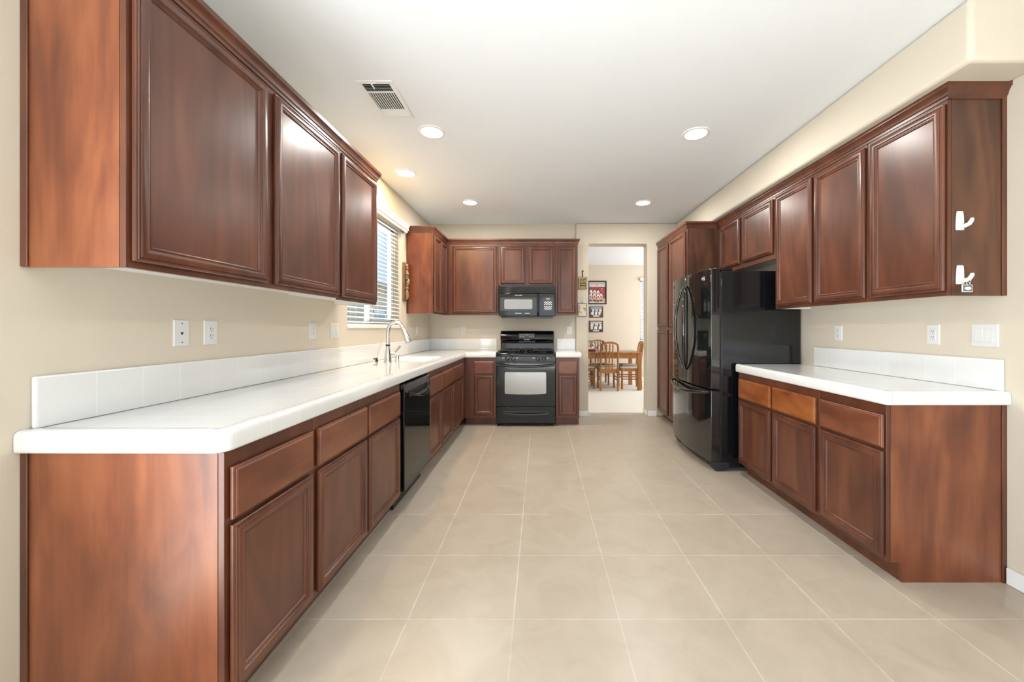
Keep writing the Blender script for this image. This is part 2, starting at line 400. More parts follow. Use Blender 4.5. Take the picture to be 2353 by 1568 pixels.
for (x0, x1, z0, z1) in ((XL-0.15, -1.3, 0, HC), (2.0, XR+0.15, 0, HC), (-1.3, 2.0, 2.43, HC), (-1.3, 2.0, 0, 0.08)): b.box(x0, x1, YF-0.15, YF, z0, z1)
struct(b.build('wall_front', 'wall', smooth=0), 'beige wall of the room behind the camera with a wide opening added to let light in', 'wall')  # opening is made up to light the kitchen from behind
b = MB(); b.box(XS, XR, 1.69, YD, ZS, HC); struct(b.build('wall_soffit', 'wall', bevel=0.02, seg=3), 'beige boxed soffit above the cabinets beside the refrigerator', 'soffit')
b = MB(); b.box(0.512, DX0-0.004, YD-0.013, YD, 0, 0.075)
b.box(DX1+0.004, 1.66, YD-0.013, YD, 0, 0.075); b.box(DX0, DX0+0.012, YD, YT, 0, 0.075); b.box(DX1-0.012, DX1, YD, YT, 0, 0.075)
struct(b.build('baseboard_back', 'white', bevel=0.005), 'white baseboard around the doorway', 'baseboard')
b = MB(); b.box(XR-0.014, XR, YF, 1.85, 0, 0.083); struct(b.build('baseboard_right', 'white', bevel=0.005), 'white baseboard on the wall beside the base cabinets', 'baseboard')
# dining room
DB, DXL, DXR = 8.95, -1.2, 4.3
b = MB(); b.box(DXL-0.1, DXR+0.1, YT, DB+0.1, -0.1, 0.006); struct(b.build('floor_dining', 'carpet', smooth=0), 'cream carpet of the dining room', 'floor')
b = MB(); b.box(DXL-0.1, DXR+0.1, YT, DB+0.1, HC, HC+0.1); struct(b.build('ceiling_dining', 'ceiling', smooth=0), 'white dining room ceiling', 'ceiling')
QX0, QX1, QZ0, QZ1 = 2.385, 4.05, 0.98, 2.40
b = MB(); b.box(DXL-0.1, QX0, DB, DB+0.12, 0, HC); b.box(QX1, DXR+0.1, DB, DB+0.12, 0, HC); b.box(QX0, QX1, DB, DB+0.12, 0, QZ0); b.box(QX0, QX1, DB, DB+0.12, QZ1, HC)
struct(b.build('wall_dining_far', 'wall_dining', smooth=0), 'beige dining room wall hung with framed team photos', 'wall')
b = MB(); b.box(DXL-0.1, DXL, YT, DB, 0, HC); struct(b.build('wall_dining_left', 'wall_dining', smooth=0), 'beige side wall of the dining room', 'wall')
b = MB()
b.box(DXR, DXR+0.1, YT, 6.0, 0, HC); b.box(DXR, DXR+0.1, 8.6, DB, 0, HC); b.box(DXR, DXR+0.1, 6.0, 8.6, 0, 0.7); b.box(DXR, DXR+0.1, 6.0, 8.6, 2.5, HC)
struct(b.build('wall_dining_right', 'wall_dining', smooth=0), 'beige dining room wall with an unseen opening added to let light in', 'wall')  # out-of-view opening made up to light the dining room
b = MB(); b.box(XR, DXR+0.1, YT-0.1, YT, 0, HC); b.box(DXL-0.1, XL-0.15, YT-0.1, YT, 0, HC)
struct(b.build('wall_dining_near', 'wall_dining', smooth=0), 'dining room side of the wall beside the doorway', 'wall')
b = MB(); b.box(DXL, DXR, DB-0.014, DB, 0, 0.09); struct(b.build('baseboard_dining', 'white', bevel=0.005), 'white baseboard on the dining room wall', 'baseboard')

# ---- kitchen window: vinyl slider in a drywall recess
b = MB(); xw0, xw1 = XL-0.13, XL-0.085; fw = 0.045
b.box(xw0, xw1, WY0, WY1, WZ0, WZ0+fw); b.box(xw0, xw1, WY0, WY1, WZ1-fw, WZ1)
b.box(xw0, xw1, WY0, WY0+fw, WZ0, WZ1); b.box(xw0, xw1, WY1-fw, WY1, WZ0, WZ1)
ym = 3.70
b.box(xw0, xw1+0.01, ym-0.04, ym+0.04, WZ0, WZ1)
b.box(xw0+0.01, xw1+0.008, ym+0.02, WY1-fw, WZ0+fw, WZ0+fw+0.04); b.box(xw0+0.01, xw1+0.008, ym+0.02, WY1-fw, WZ1-fw-0.04, WZ1-fw)
b.box(xw0+0.01, xw1+0.008, WY1-fw-0.045, WY1-fw, WZ0+fw, WZ1-fw)
w = struct(b.build('window_1', 'vinyl', bevel=0.004), 'white vinyl sliding window above the kitchen sink', 'window')
b = MB(); b.box(xw0+0.02, xw0+0.026, WY0+0.01, WY1-0.01, WZ0+0.01, WZ1-0.01); b.build('pane', 'glass', w, smooth=0)
b = MB(); b.box(XL-0.085, XL+0.012, WY0, WY1, WZ0-0.004, WZ0+0.012); struct(b.build('trim_1', 'white', bevel=0.004), 'white sill under the kitchen window', 'sill')
# dining window
b = MB(); y0, y1 = DB+0.03, DB+0.08
b.box(QX0, QX1, y0, y1, QZ0, QZ0+0.05); b.box(QX0, QX1, y0, y1, QZ1-0.05, QZ1); b.box(QX0, QX0+0.05, y0, y1, QZ0, QZ1); b.box(QX1-0.05, QX1, y0, y1, QZ0, QZ1)
b.box((QX0+QX1)/2-0.04, (QX0+QX1)/2+0.04, y0, y1, QZ0, QZ1)
for k in (1, 2): b.box(QX0, QX1, y0+0.02, y1-0.01, QZ0+(QZ1-QZ0)*k/3-0.012, QZ0+(QZ1-QZ0)*k/3+0.012)
w = struct(b.build('window_2', 'vinyl', bevel=0.004), 'white gridded window at the far side of the dining room', 'window')
b = MB(); b.box(QX0+0.01, QX1-0.01, y0+0.03, y0+0.035, QZ0+0.01, QZ1-0.01); b.build('pane', 'glass', w, smooth=0)
# ---- outside
b = MB(); b.box(-40, XL-0.15, -30, 60, -0.4, -0.3); struct(b.build('ground_outside', 'ground', smooth=0), 'dry ground outside the kitchen window', 'ground')
b = MB(); b.box(-4.4, XL-0.15, -1, 9, -0.31, -0.26); struct(b.build('bounce_slab', 'concrete', smooth=0), 'unseen pale slab added outside the kitchen window to bounce sunlight in', 'path')  # added reflector, out of view, bouncing sun up through the sink window
hs = thing('neighbour_house', (-8, 17, -0.3), 'beige stucco house seen through the kitchen window blind', 'house')
b = MB(); b.box(-12, -7, 6, 30, -0.3, 2.95); b.build('wall', 'stucco', hs, smooth=0)
b = MB(); b.prism([(-12.6, 2.95), (-6.6, 2.95), (-6.6, 3.15), (-9.6, 3.75), (-12.6, 3.15)], 1, 5.5, 30.5); b.build('roof', 'rooftile', hs, smooth=0)
for (a0, a1, z0, z1) in ((15.6, 18.1, 0.75, 1.98), (11.0, 12.3, 0.9, 1.9)):
    b = MB(); b.box(-7.0, -6.95, a0, a1, z0, z1); b.box(-6.95, -6.92, (a0+a1)/2-0.05, (a0+a1)/2+0.05, z0, z1)
    b.box(-6.95, -6.92, a0, a1, z1-0.07, z1); b.box(-6.95, -6.92, a0, a1, z0, z0+0.07); b.box(-6.95, -6.92, a0, a0+0.07, z0, z1); b.box(-6.95, -6.92, a1-0.07, a1, z0, z1)
    f = b.build('window', 'vinyl', hs, smooth=0)
    b = MB(); b.box(-6.955, -6.93, a0+0.06, a1-0.06, z0+0.06, z1-0.06); b.build('pane', 'house_glass', f, smooth=0)
fe = thing('metal_fence', (-4.6, 9.4, -0.3), 'dark metal picket fence outside the kitchen window', 'fence')
b = MB()
for k in range(16): b.box(-4.61, -4.59, 8.3+k*0.11, 8.32+k*0.11, -0.3, 1.32)
b.build('pickets', 'iron', fe, smooth=0)
b = MB(); b.box(-4.62, -4.58, 8.25, 10.0, 1.22, 1.26); b.build('rail', 'iron', fe, smooth=0)
b = MB(); b.box(-4.62, -4.58, 8.25, 10.0, 0.0, 0.05); b.build('rail', 'iron', fe, smooth=0)

# ---------------------------------------------------------------- cabinets
DOOR = [(0.001, -0.004), (0, -0.005), (0, -0.014), (0.003, -0.0165), (0.006, -0.0160), (0.0075, -0.0195), (0.010, -0.0205), (0.0125, -0.0185), (0.014, -0.0220), (0.017, -0.0235),
        (0.032, -0.0235), (0.037, -0.0215), (0.0385, -0.0175), (0.0425, -0.0170), (0.0435, -0.0145), (0.046, -0.0155), (0.049, -0.0155), (0.053, -0.0115), (0.0545, -0.0085)]
DRAWER = [(0.001, -0.004), (0, -0.005), (0, -0.014), (0.003, -0.0165), (0.007, -0.0165), (0.0085, -0.0200), (0.012, -0.0220)]
PANEL_IN = 0.0545
def door(u0, u1, z0, z1, xf, parent, mat='cherry_door'):
    b = MB(xf); b.rectprof(u0, u1, z0, z1, DOOR)
    d = b.build('door', 'cherry', parent, smooth=28)
    b = MB(xf); i = PANEL_IN-0.001
    b.box(u0+i, u1-i, -0.0092, -0.0045, z0+i, z1-i); b.build('door_panel', mat, d, smooth=0)
    return d
def drawer(u0, u1, z0, z1, xf, parent, mat='cherry_drawer'):
    b = MB(xf); b.rectprof(u0, u1, z0, z1, DRAWER)
    return b.build('drawer', mat, parent, smooth=28)
def run_left(X): return Matrix(((0, -1, 0, X), (1, 0, 0, 0), (0, 0, 1, 0), (0, 0, 0, 1)))     # u=y, v into -x
def run_right(X): return Matrix(((0, 1, 0, X), (1, 0, 0, 0), (0, 0, 1, 0), (0, 0, 0, 1)))     # u=y, v into +x
def run_back(Y): return Matrix(((1, 0, 0, 0), (0, 1, 0, Y), (0, 0, 1, 0), (0, 0, 0, 1)))      # u=x, v into +y
CROWN = [(0, 2.392), (0.005, 2.392), (0.006, 2.405), (0.011, 2.412), (0.013, 2.424), (0.022, 2.442), (0.027, 2.446), (0.028, 2.467), (0, 2.467)]
def frame(b, u0, u1, z0, z1, cuts, t=0.019):
    """face frame: outer border and the given bars (kind, a, b, lo, hi)"""
    for c in cuts: b.box(c[0], c[1], 0, t, c[2], c[3])
def cab(name, label, u0, u1, depth, z0, z1, xf, doors, drawers=(), lo_end=False, hi_end=False, kick=False, group=None,
        end_mat='cherry_end', bottom=True, body_top=None, dmats=None, amb=(), frame_u=None, crown=None, cat='cabinet'):
    c = xf @ Vector(((u0+u1)/2, depth/2, z0 if not kick else 0))
    t = thing(name, tuple(c), label, cat, group)
    zb = z0+(0.03 if bottom else 0)
    e0 = 0.018 if lo_end else 0.001; e1 = 0.018 if hi_end else 0.001
    b = MB(xf); b.box(u0+e0, u1-e1, 0.0195, depth, zb, body_top or z1-0.001); b.build('body', 'melamine' if bottom else 'cherry', t, smooth=0)
    b = MB(xf)
    # the face frame is one board with its openings filled by doors lying on it: stiles, rails and mullions
    fu0, fu1 = frame_u or (u0, u1)
    openings = list(doors)+list(drawers)
    b.box(fu0+0.0006, fu1-0.0006, 0, 0.019, z0, z1)
    b.build('face_frame', 'cherry', t, bevel=0.0012)
    for k, (flag, ua, ub) in enumerate(((lo_end, u0, u0+0.0175), (hi_end, u1-0.0175, u1))):
        if flag:
            b = MB(xf); ue = u0 if k == 0 else u1; sg = 1 if k == 0 else -1
            if kick:
                b.prism([(0.02, z0), (0.075, z0), (0.075, 0.0), (depth, 0.0), (depth, z1), (0.02, z1)], 0, ua, ub)
            else: b.box(ua, ub, 0.0195, depth, z0, z1)
            b.build('end_panel', end_mat, t, smooth=0)
            if bottom:
                b = MB(xf); b.box(*(sorted((ub, ub+0.001)) if k == 0 else (ua-0.001, ua)), 0.0195, depth, z0+0.0005, zb); b.build('inner_lining', 'melamine', t, smooth=0)
            b = MB(xf)   # scribe moulding against the wall and corner strip at the front
            b.box(ue-sg*0.006, ue, depth-0.022, depth, 0 if kick else z0, z1); b.build('scribe_strip', 'cherry', t, bevel=0.002)
    for k, (a0, a1, b0, b1) in enumerate(doors): door(a0, a1, b0, b1, xf, t, (dmats or {}).get(k, 'cherry_door'))
    for k, (a0, a1, b0, b1) in enumerate(drawers): drawer(a0, a1, b0, b1, xf, t, 'amber_drawer' if k in amb else 'cherry_drawer')
    if kick:
        b = MB(xf); b.box(fu0+(0.018 if lo_end else 0), fu1-(0.018 if hi_end else 0), 0.075, 0.09, 0, z0-0.0005); b.build('toe_kick', 'cherry', t, smooth=0)
    if crown:
        b = MB(); path = [tuple((xf @ Vector((uu, vv, 0)))[:2]) for uu, vv in crown[0]]
        b.sweep(path, CROWN, crown[1]); b.build('crown_molding', 'cherry', t, smooth=25)
    return t

ZT = 2.45
# uppers by the sink wall
XU = -1.269; DU = XU-XL
L = run_left(XU); y0 = 1.1505
cab('wall_cabinet', 'large two-door cherry wall cabinet above the near end of the long white counter', y0, 2.368, DU, 1.447, ZT, L,
    [(1.1640, 1.734, 1.468, 2.372), (1.782, 2.358, 1.468, 2.372)], lo_end=True, crown=([(y0, DU), (y0, 0), (2.368, 0)], 1))
cab('wall_cabinet', 'single-door cherry wall cabinet just before the sink window', 2.369, 2.916, DU, 1.438, ZT, L,
    [(2.384, 2.893, 1.460, 2.372)], hi_end=True, crown=([(2.369, 0), (2.916, 0), (2.916, DU)], 1))
cab('corner_wall_cabinet', 'narrow two-door cherry corner wall cabinet beyond the sink window', 4.462, YB-0.001, DU, 1.432, ZT, L,
    [(4.476, 4.766, 1.455, 2.372), (4.786, 5.075, 1.455, 2.372)], lo_end=True, end_mat='cherry_red_end', frame_u=(4.462, 5.104), crown=([(4.462, DU), (4.462, 0), (5.09, 0)], 1))
# uppers on the cooker wall
YU = 5.105; DBK = YB-YU
B = run_back(YU)
cab('wall_cabinet', 'wide single-door cherry wall cabinet between the corner and the microwave', XU+0.001, -0.566, DBK, 1.433, ZT, B,
    [(-1.189, -0.582, 1.458, 2.369)], frame_u=(XU+0.0008, -0.566), crown=([(XU+0.028, 0), (-0.566, 0)], 1))
cab('wall_cabinet', 'short two-door cherry cabinet above the microwave', -0.565, 0.205, DBK, 1.832, ZT, B,
    [(-0.537, -0.205, 1.856, 2.369), (-0.154, 0.181, 1.856, 2.369)], crown=([(-0.565, 0), (0.205, 0)], 1))
cab('wall_cabinet', 'narrow single-door cherry wall cabinet beside the doorway wall', 0.206, 0.511, DBK, 1.433, ZT, B,
    [(0.232, 0.484, 1.458, 2.369)], hi_end=True, crown=([(0.206, 0), (0.511, 0), (0.511, YD-YU)], 1))
# uppers on the refrigerator wall
XRU = 2.018; DR = XR-XRU
R = run_right(XRU)
cab('wall_cabinet', 'single-door cherry wall cabinet with white hooks on its dark end panel', 1.860, 2.315, DR, 1.420, ZT, R,
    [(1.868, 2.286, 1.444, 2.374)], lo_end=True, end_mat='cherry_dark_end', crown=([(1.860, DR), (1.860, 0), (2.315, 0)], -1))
cab('wall_cabinet', 'two-door cherry wall cabinet above the short counter, next to the refrigerator', 2.316, 3.222, DR, 1.420, ZT, R,
    [(2.323, 2.753, 1.444, 2.374), (2.776, 3.198, 1.444, 2.374)], hi_end=True, crown=([(2.316, 0), (3.222, 0)], -1))
cab('wall_cabinet', 'short two-door cherry cabinet above the refrigerator', 3.223, 4.279, DR, 1.856, ZT, R,
    [(3.246, 3.731, 1.905, 2.374), (3.780, 4.214, 1.905, 2.374)], crown=([(3.223, 0), (4.279, 0)], -1))
XP = 1.676; DP = XR-XP
PZ = run_right(XP)
cab('pantry_cabinet', 'tall four-door cherry pantry cabinet between the refrigerator and the doorway', 4.280, YD-0.016, DP, 0.085, ZT, PZ,
    [(4.315, 4.836, 1.268, 2.372), (4.905, 5.325, 1.268, 2.372), (4.315, 4.836, 0.105, 1.232), (4.905, 5.325, 0.105, 1.232)], lo_end=True, bottom=False, kick=True,
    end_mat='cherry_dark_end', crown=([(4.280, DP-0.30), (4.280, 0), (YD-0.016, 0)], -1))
# base cabinets by the sink wall
XBL = -0.967; DBL = XBL-XL; ZK, ZB = 0.10, 0.8785
LB = run_left(XBL)
dz = (0.665, 0.827); oz = (0.125, 0.646)
cab('base_cabinet', 'single-door cherry base cabinet with its end panel at the near end of the long counter', y0, 1.600, DBL, ZK, ZB, LB,
    [(1.167, 1.580, *oz)], [(1.167, 1.580, *dz)], lo_end=True, kick=True, bottom=False)
cab('base_cabinet', 'two-door cherry base cabinet before the dishwasher', 1.601, 2.588, DBL, ZK, ZB, LB,
    [(1.617, 2.071, *oz), (2.093, 2.557, *oz)], [(1.617, 2.071, *dz), (2.093, 2.557, *dz)], kick=True, bottom=False)
cab('sink_base_cabinet', 'two-door cherry base cabinet under the sink, after the dishwasher', 3.206, 4.096, DBL, ZK, ZB, LB,
    [(3.224, 3.628, *oz), (3.648, 4.085, *oz)], [(3.224, 3.628, *dz), (3.648, 4.085, *dz)], kick=True, bottom=False, body_top=0.74)
cab('corner_base_cabinet', 'cherry corner base cabinet between the sink cabinet and the cooker wall', 4.097, YB-0.001, DBL, ZK, ZB, LB,
    [(4.112, 4.655, *oz)], [(4.112, 4.655, *dz)], kick=True, bottom=False, frame_u=(4.097, 4.83))
YBB = 4.832; DBB = YB-YBB
BB = run_back(YBB)
cab('base_cabinet', 'narrow cherry base cabinet squeezed between the corner and the range', XBL+0.001, -0.567, DBB, ZK, ZB, BB,
    [(-0.848, -0.595, 0.136, 0.659)], [(-0.848, -0.595, 0.671, 0.832)], kick=True, bottom=False, frame_u=(XBL+0.001, -0.567))
cab('base_cabinet', 'narrow cherry base cabinet between the range and the doorway', 0.202, 0.506, DBB, ZK, ZB, BB,
    [(0.232, 0.478, 0.136, 0.659)], [(0.232, 0.478, 0.671, 0.832)], kick=True, bottom=False, hi_end=True)
# base cabinets on the refrigerator wall
XBR = 1.714; DBR = XR-XBR
RB = run_right(XBR)
cab('base_cabinet', 'single-door cherry base cabinet with a dark end panel under the short counter', 1.860, 2.304, DBR, ZK, ZB, RB,
    [(1.868, 2.284, *oz)], [(1.868, 2.284, *dz)], lo_end=True, kick=True, bottom=False, end_mat='cherry_red_end')
cab('base_cabinet', 'two-door cherry base cabinet with amber drawer fronts beside the refrigerator', 2.305, 3.244, DBR, ZK, ZB, RB,
    [(2.324, 2.754, *oz), (2.777, 3.220, *oz)], [(2.324, 2.754, *dz), (2.777, 3.220, *dz)], kick=True, bottom=False, amb=(0, 1), hi_end=True)

# ---------------------------------------------------------------- countertops
ZN, ZC = 0.880, 0.945
NOSE = [(-0.045, ZN), (0.008, ZN), (0.013, ZN+0.004), (0.0145, ZN+0.012), (0.0145, ZC-0.016), (0.012, ZC-0.006), (0.006, ZC+0.0005), (-0.004, ZC+0.003), (-0.02, ZC+0.003), (-0.038, ZC+0.001), (-0.045, ZC-0.001)]
def arc(cx, cy, r, a0, a1, n=5): return [(cx+r*math.cos(math.radians(a0+(a1-a0)*k/n)), cy+r*math.sin(math.radians(a0+(a1-a0)*k/n))) for k in range(n+1)]
xf_, yn_ = XBL+0.002, y0-0.006
SY0, SY1, SX0, SX1 = 3.56, 4.09, -1.465, -1.045     # sink cut-out
ct = thing('countertop', (-1.3, 3.0, ZN), 'long L-shaped white tile countertop along the sink wall, running to the range', 'countertop')
b = MB(); xi = xf_-0.04; yi = yn_+0.04; zt0, zt1 = ZN+0.001, ZC
yc = YBB-0.008
b.box(XL+0.001, xi, yi, SY0, zt0, zt1); b.box(XL+0.001, SX0, SY0, SY1, zt0, zt1); b.box(SX1, xi, SY0, SY1, zt0, zt1); b.box(XL+0.001, xi, SY1, YB-0.001, zt0, zt1)
b.box(xi, -0.5665, yc+0.04, YB-0.001, zt0, zt1)
b.build('tile_top', 'ct_top', ct, smooth=0)
b = MB(); cor = arc(xf_-0.03, yn_+0.03, 0.03, -90, 0)
b.sweep([(xf_-0.03-0.0, yn_)]+cor[1:]+[(xf_, yc-0.0), ], NOSE, 1); b.build('front_nosing', 'ct_y', ct, smooth=50)
b = MB(); b.sweep([(XL+0.002, yn_), (xf_-0.03, yn_)], NOSE, 1); b.build('end_nosing', 'ct_x', ct, smooth=50)
b = MB(); b.sweep([(xf_-0.03, yc), (-0.5665, yc)], NOSE, 1); b.build('inner_nosing', 'ct_x', ct, smooth=50)
ZSP = 1.108
b = MB(); b.box(XL+0.001, XL+0.015, 1.168, YB-0.016, ZC+0.0005, ZSP); b.build('side_backsplash', 'ct_y', ct, bevel=0.006, seg=3)
b = MB(); b.box(XL+0.001, -0.622, YB-0.015, YB-0.001, ZC+0.0005, ZSP); b.build('rear_backsplash', 'ct_x', ct, bevel=0.004)
ct = thing('countertop', (0.36, 5.1, ZN), 'small square white tile countertop between the range and the doorway', 'countertop')
b = MB(); b.box(0.2015, 0.505, yc+0.04, YB-0.001, zt0, zt1); b.build('tile_top', 'ct_top', ct, smooth=0)
b = MB(); b.sweep([(0.2015, yc), (0.513, yc), (0.513, YD-0.002)], NOSE, 1); b.build('front_nosing', 'ct_x', ct, smooth=50)
b = MB(); b.box(0.243, 0.510, YB-0.015, YB-0.001, ZC+0.0005, ZSP); b.build('rear_backsplash', 'ct_x', ct, bevel=0.004)
xr_ = XBR-0.003; yr0, yr1 = 1.852, 3.262
ct = thing('countertop', (2.0, 2.5, ZN), 'short white tile countertop beside the black refrigerator', 'countertop')
b = MB(); b.box(xr_+0.04, XR-0.001, yr0+0.04, yr1, zt0, zt1); b.build('tile_top', 'ct_top', ct, smooth=0)
b = MB(); b.sweep([(xr_, yr1)]+[(x, y) for x, y in arc(xr_+0.012, yr0+0.012, 0.012, 180, 270, 4)], NOSE, 1); b.build('front_nosing', 'ct_y', ct, smooth=50)
b = MB(); b.sweep([(xr_+0.012, yr0), (XR-0.002, yr0)], NOSE, 1); b.build('end_nosing', 'ct_x', ct, smooth=50)
b = MB(); b.box(XR-0.015, XR-0.001, 1.862, 3.15, ZC+0.0005, 1.102); b.build('side_backsplash', 'ct_y', ct, bevel=0.004)

# ---------------------------------------------------------------- sink and taps
sk = thing('kitchen_sink', ((SX0+SX1)/2, (SY0+SY1)/2, 0.75), 'white single-bowl sink set in the long white counter below the window', 'sink')
b = MB(); g = 0.002; zf = 0.76
def rr(x0, x1, y0, y1, r, z, n=4):
    pts = []
    for cx, cy, a in ((x1-r, y1-r, 0), (x0+r, y1-r, 90), (x0+r, y0+r, 180), (x1-r, y0+r, 270)):
        for k in range(n+1): pts.append((cx+r*math.cos(math.radians(a+90*k/n)), cy+r*math.sin(math.radians(a+90*k/n)), z))
    return pts
for (a0, a1) in ((SY0+g, SY1-g),):
    b.rings([rr(SX0+g, SX1-g, a0, a1, 0.05, zf-0.012), rr(SX0+g, SX1-g, a0, a1, 0.05, ZC+0.006), rr(SX0+g+0.02, SX1-g-0.02, a0+0.02, a1-0.02, 0.045, ZC+0.006),
             rr(SX0+g+0.024, SX1-g-0.024, a0+0.024, a1-0.024, 0.045, ZC), rr(SX0+0.04, SX1-0.04, a0+0.04, a1-0.04, 0.05, zf+0.02), rr(SX0+0.06, SX1-0.06, a0+0.06, a1-0.06, 0.05, zf)])
b.build('basin', 'porcelain', sk, smooth=50)
for yy in ((SY0+SY1)/2,):
    b = MB(); b.lathe([(0.04, zf+0.001), (0.04, zf+0.004), (0.02, zf+0.002)], ((SX0+SX1)/2, yy, 0)); b.build('drain', 'chrome', sk)
# pull-down tap; the spout arcs out over the bowl
fx, fy = -1.522, 3.86
fx = -1.36*1.0; fy = 3.44
FT = (-1.40, 3.46)
s_ = 864/3.66
tp = thing('kitchen_tap', (FT[0], FT[1], ZC), 'brushed nickel pull-down tap with a high arched spout behind the sink', 'tap')
b = MB(); b.lathe([(0.034, ZC), (0.034, ZC+0.006), (0.031, ZC+0.012), (0.029, ZC+0.06), (0.024, ZC+0.10), (0.018, ZC+0.13), (0.0165, ZC+0.15)], (FT[0], FT[1], 0)); b.build('body', 'nickel', tp)
pts = [(FT[0], FT[1], ZC+0.145), (FT[0], FT[1], ZC+0.26)]
for k in range(1, 12):
    a = PI*k/12.5
    pts.append((FT[0]+0.064*(1-math.cos(a)), FT[1]+0.02*(1-math.cos(a)), ZC+0.275+0.095*math.sin(a)))
b = MB(); b.tube(pts, [0.016]*len(pts), 16); b.build('spout', 'nickel', tp)
e = Vector(pts[-1]); d = (Vector(pts[-1])-Vector(pts[-2])).normalized()
b = MB(); b.tube([e, e+d*0.02, e+d*0.10, e+d*0.135], [0.0165, 0.019, 0.027, 0.028], 16); h = b.build('spray_head', 'nickel', tp)
b = MB(); b.tube([e+d*0.134, e+d*0.139], [0.026, 0.024], 16); b.build('nozzle', 'rubber', h)
b = MB(); b.tube([(FT[0]+0.02, FT[1]+0.01, ZC+0.075), (FT[0]+0.05, FT[1]+0.03, ZC+0.078)], 0.017, 12)
b.tube([(FT[0]+0.04, FT[1]+0.025, ZC+0.078), (FT[0]+0.06, FT[1]+0.045, ZC+0.10), (FT[0]+0.085, FT[1]+0.075, ZC+0.145)], [0.012, 0.010, 0.012], 10, flat=0.6); b.build('lever', 'nickel', tp)
b = MB(); b.lathe([(0.0185, ZC+0.148), (0.0195, ZC+0.152), (0.0195, ZC+0.16), (0.0185, ZC+0.164)], (FT[0], FT[1], 0)); b.build('collar', 'rubber', tp)
b = MB(); b.lathe([(0.02, ZC), (0.02, ZC+0.055), (0.017, ZC+0.062), (0.004, ZC+0.064)], (-1.325, 3.495, 0)); ag = b.build('air_gap_cap', 'chrome')
tag(ag, 'short chrome air gap cap on the counter just past the tap', 'air gap')
hz = thing('filter_hose', (-1.52, 3.50, ZC), 'thin pale filter hose looping from the tap to the counter', 'hose')
b = MB(); hp = []
P0, P1, P2, P3 = Vector((FT[0]-0.0215, FT[1], ZC+0.157)), Vector((FT[0]-0.06, FT[1]+0.01, ZC+0.225)), Vector((-1.485, 3.49, ZC+0.15)), Vector((-1.52, 3.50, ZC+0.03))
for k in range(15):
    t = k/14; hp.append(P0*(1-t)**3+P1*3*t*(1-t)**2+P2*3*t*t*(1-t)+P3*t**3)
b.tube(hp, 0.004, 8); b.build('tube', 'clear', hz)
b = MB(); b.lathe([(0.012, ZC), (0.012, ZC+0.012), (0.008, ZC+0.016), (0.008, ZC+0.034), (0.005, ZC+0.036)], (-1.52, 3.50, 0), seg=12); b.tube([(-1.52, 3.50, ZC+0.026), (-1.535, 3.47, ZC+0.03)], 0.006, 8); b.build('valve', 'rubber', hz)

# ---------------------------------------------------------------- blind on the kitchen window
bl = thing('window_blind', (XL-0.03, 3.69, WZ0), 'open white two-inch slat blind in the window over the sink', 'blind')
b = MB(); ns = 25; zz0, zz1 = WZ0+0.055, WZ1-0.055
for k in range(ns):
    z = zz0+(zz1-zz0)*k/(ns-1); a = math.radians(-17); c, s = math.cos(a), math.sin(a); xc = XL-0.035
    q = []
    for dx, dzz in ((-0.025, 0), (-0.012, 0.0022), (0, 0.003), (0.012, 0.0022), (0.025, 0)): q.append((xc+dx*c, z+dx*s+dzz))
    lo = [(x, zq-0.0028) for x, zq in reversed(q)]
    b.prism(q+lo, 1, WY0+0.008, WY1-0.012)
b.build('slats', 'slat', bl, smooth=30)
b = MB(); b.box(XL-0.062, XL-0.01, WY0+0.005, WY1-0.008, WZ1-0.045, WZ1-0.002); b.build('head_rail', 'vinyl', bl, smooth=0)
b = MB(); b.box(XL-0.060, XL-0.008, WY0+0.008, WY1-0.012, WZ0+0.014, WZ0+0.034); b.build('bottom_rail', 'slat', bl, bevel=0.003)
b = MB()
for yy in (WY0+0.17, ym, WY1-0.16):
    for dx in (-0.059, -0.011): b.tube([(XL+dx, yy, WZ0+0.03), (XL+dx, yy, WZ1-0.04)], 0.0012, 6)
b.tube([(XL-0.006, WY1-0.05, WZ1-0.05), (XL-0.006, WY1-0.05, WZ0+0.42)], 0.0012, 6)
b.build('ladder_cords', 'vinyl', bl)
VAL = [(0, 2.362), (0.012, 2.362), (0.016, 2.372), (0.016, 2.384), (0.026, 2.392), (0.028, 2.416), (0.022, 2.424), (0.030, 2.434), (0.034, 2.448), (0.034, 2.456), (0, 2.456)]
b = MB(); b.sweep([(XL+0.002, 3.02), (XL+0.028, 3.02), (XL+0.028, 4.36), (XL+0.002, 4.36)], VAL, 1); b.build('valance', 'vinyl', bl, smooth=25)
# carved wood wall piece between the window and the corner cabinet
cv = thing('carved_wall_plaque', (XL, 4.375, 1.8), 'tall narrow carved wooden plaque with knotted relief beside the sink window', 'wall decoration')
b = MB(); b.box(XL+0.001, XL+0.020, 4.325, 4.425, 1.575, 2.02); b.build('board', 'carve_board', cv, bevel=0.006)
xc = XL+0.03; yc_ = 4.385
b = MB()
b.ball((xc, yc_, 1.985), 0.018, 0.022, 0.025); b.ball((xc+0.004, yc_+0.005, 1.955), 0.015, 0.016, 0.018)
b.tube([(xc, yc_, 1.93), (xc+0.006, yc_, 1.90), (xc+0.006, yc_-0.004, 1.88)], [0.016, 0.018, 0.02], 10)
b.build('carved_head', 'carve_tan', cv)
b = MB(); b.tube([(xc+0.004, yc_-0.012, 1.81), (xc+0.012, yc_, 1.785), (xc+0.004, yc_+0.004, 1.745)], [0.012, 0.016, 0.012], 10)
for sg in (-1, 1): b.tube([(xc+0.002, yc_, 1.735), (xc+0.006, yc_+sg*0.02, 1.665), (xc+0.006, yc_+sg*0.018, 1.625), (xc, yc_, 1.592)], [0.010, 0.011, 0.011, 0.009], 10)
b.build('carved_legs', 'carve_tan', cv)
b = MB()
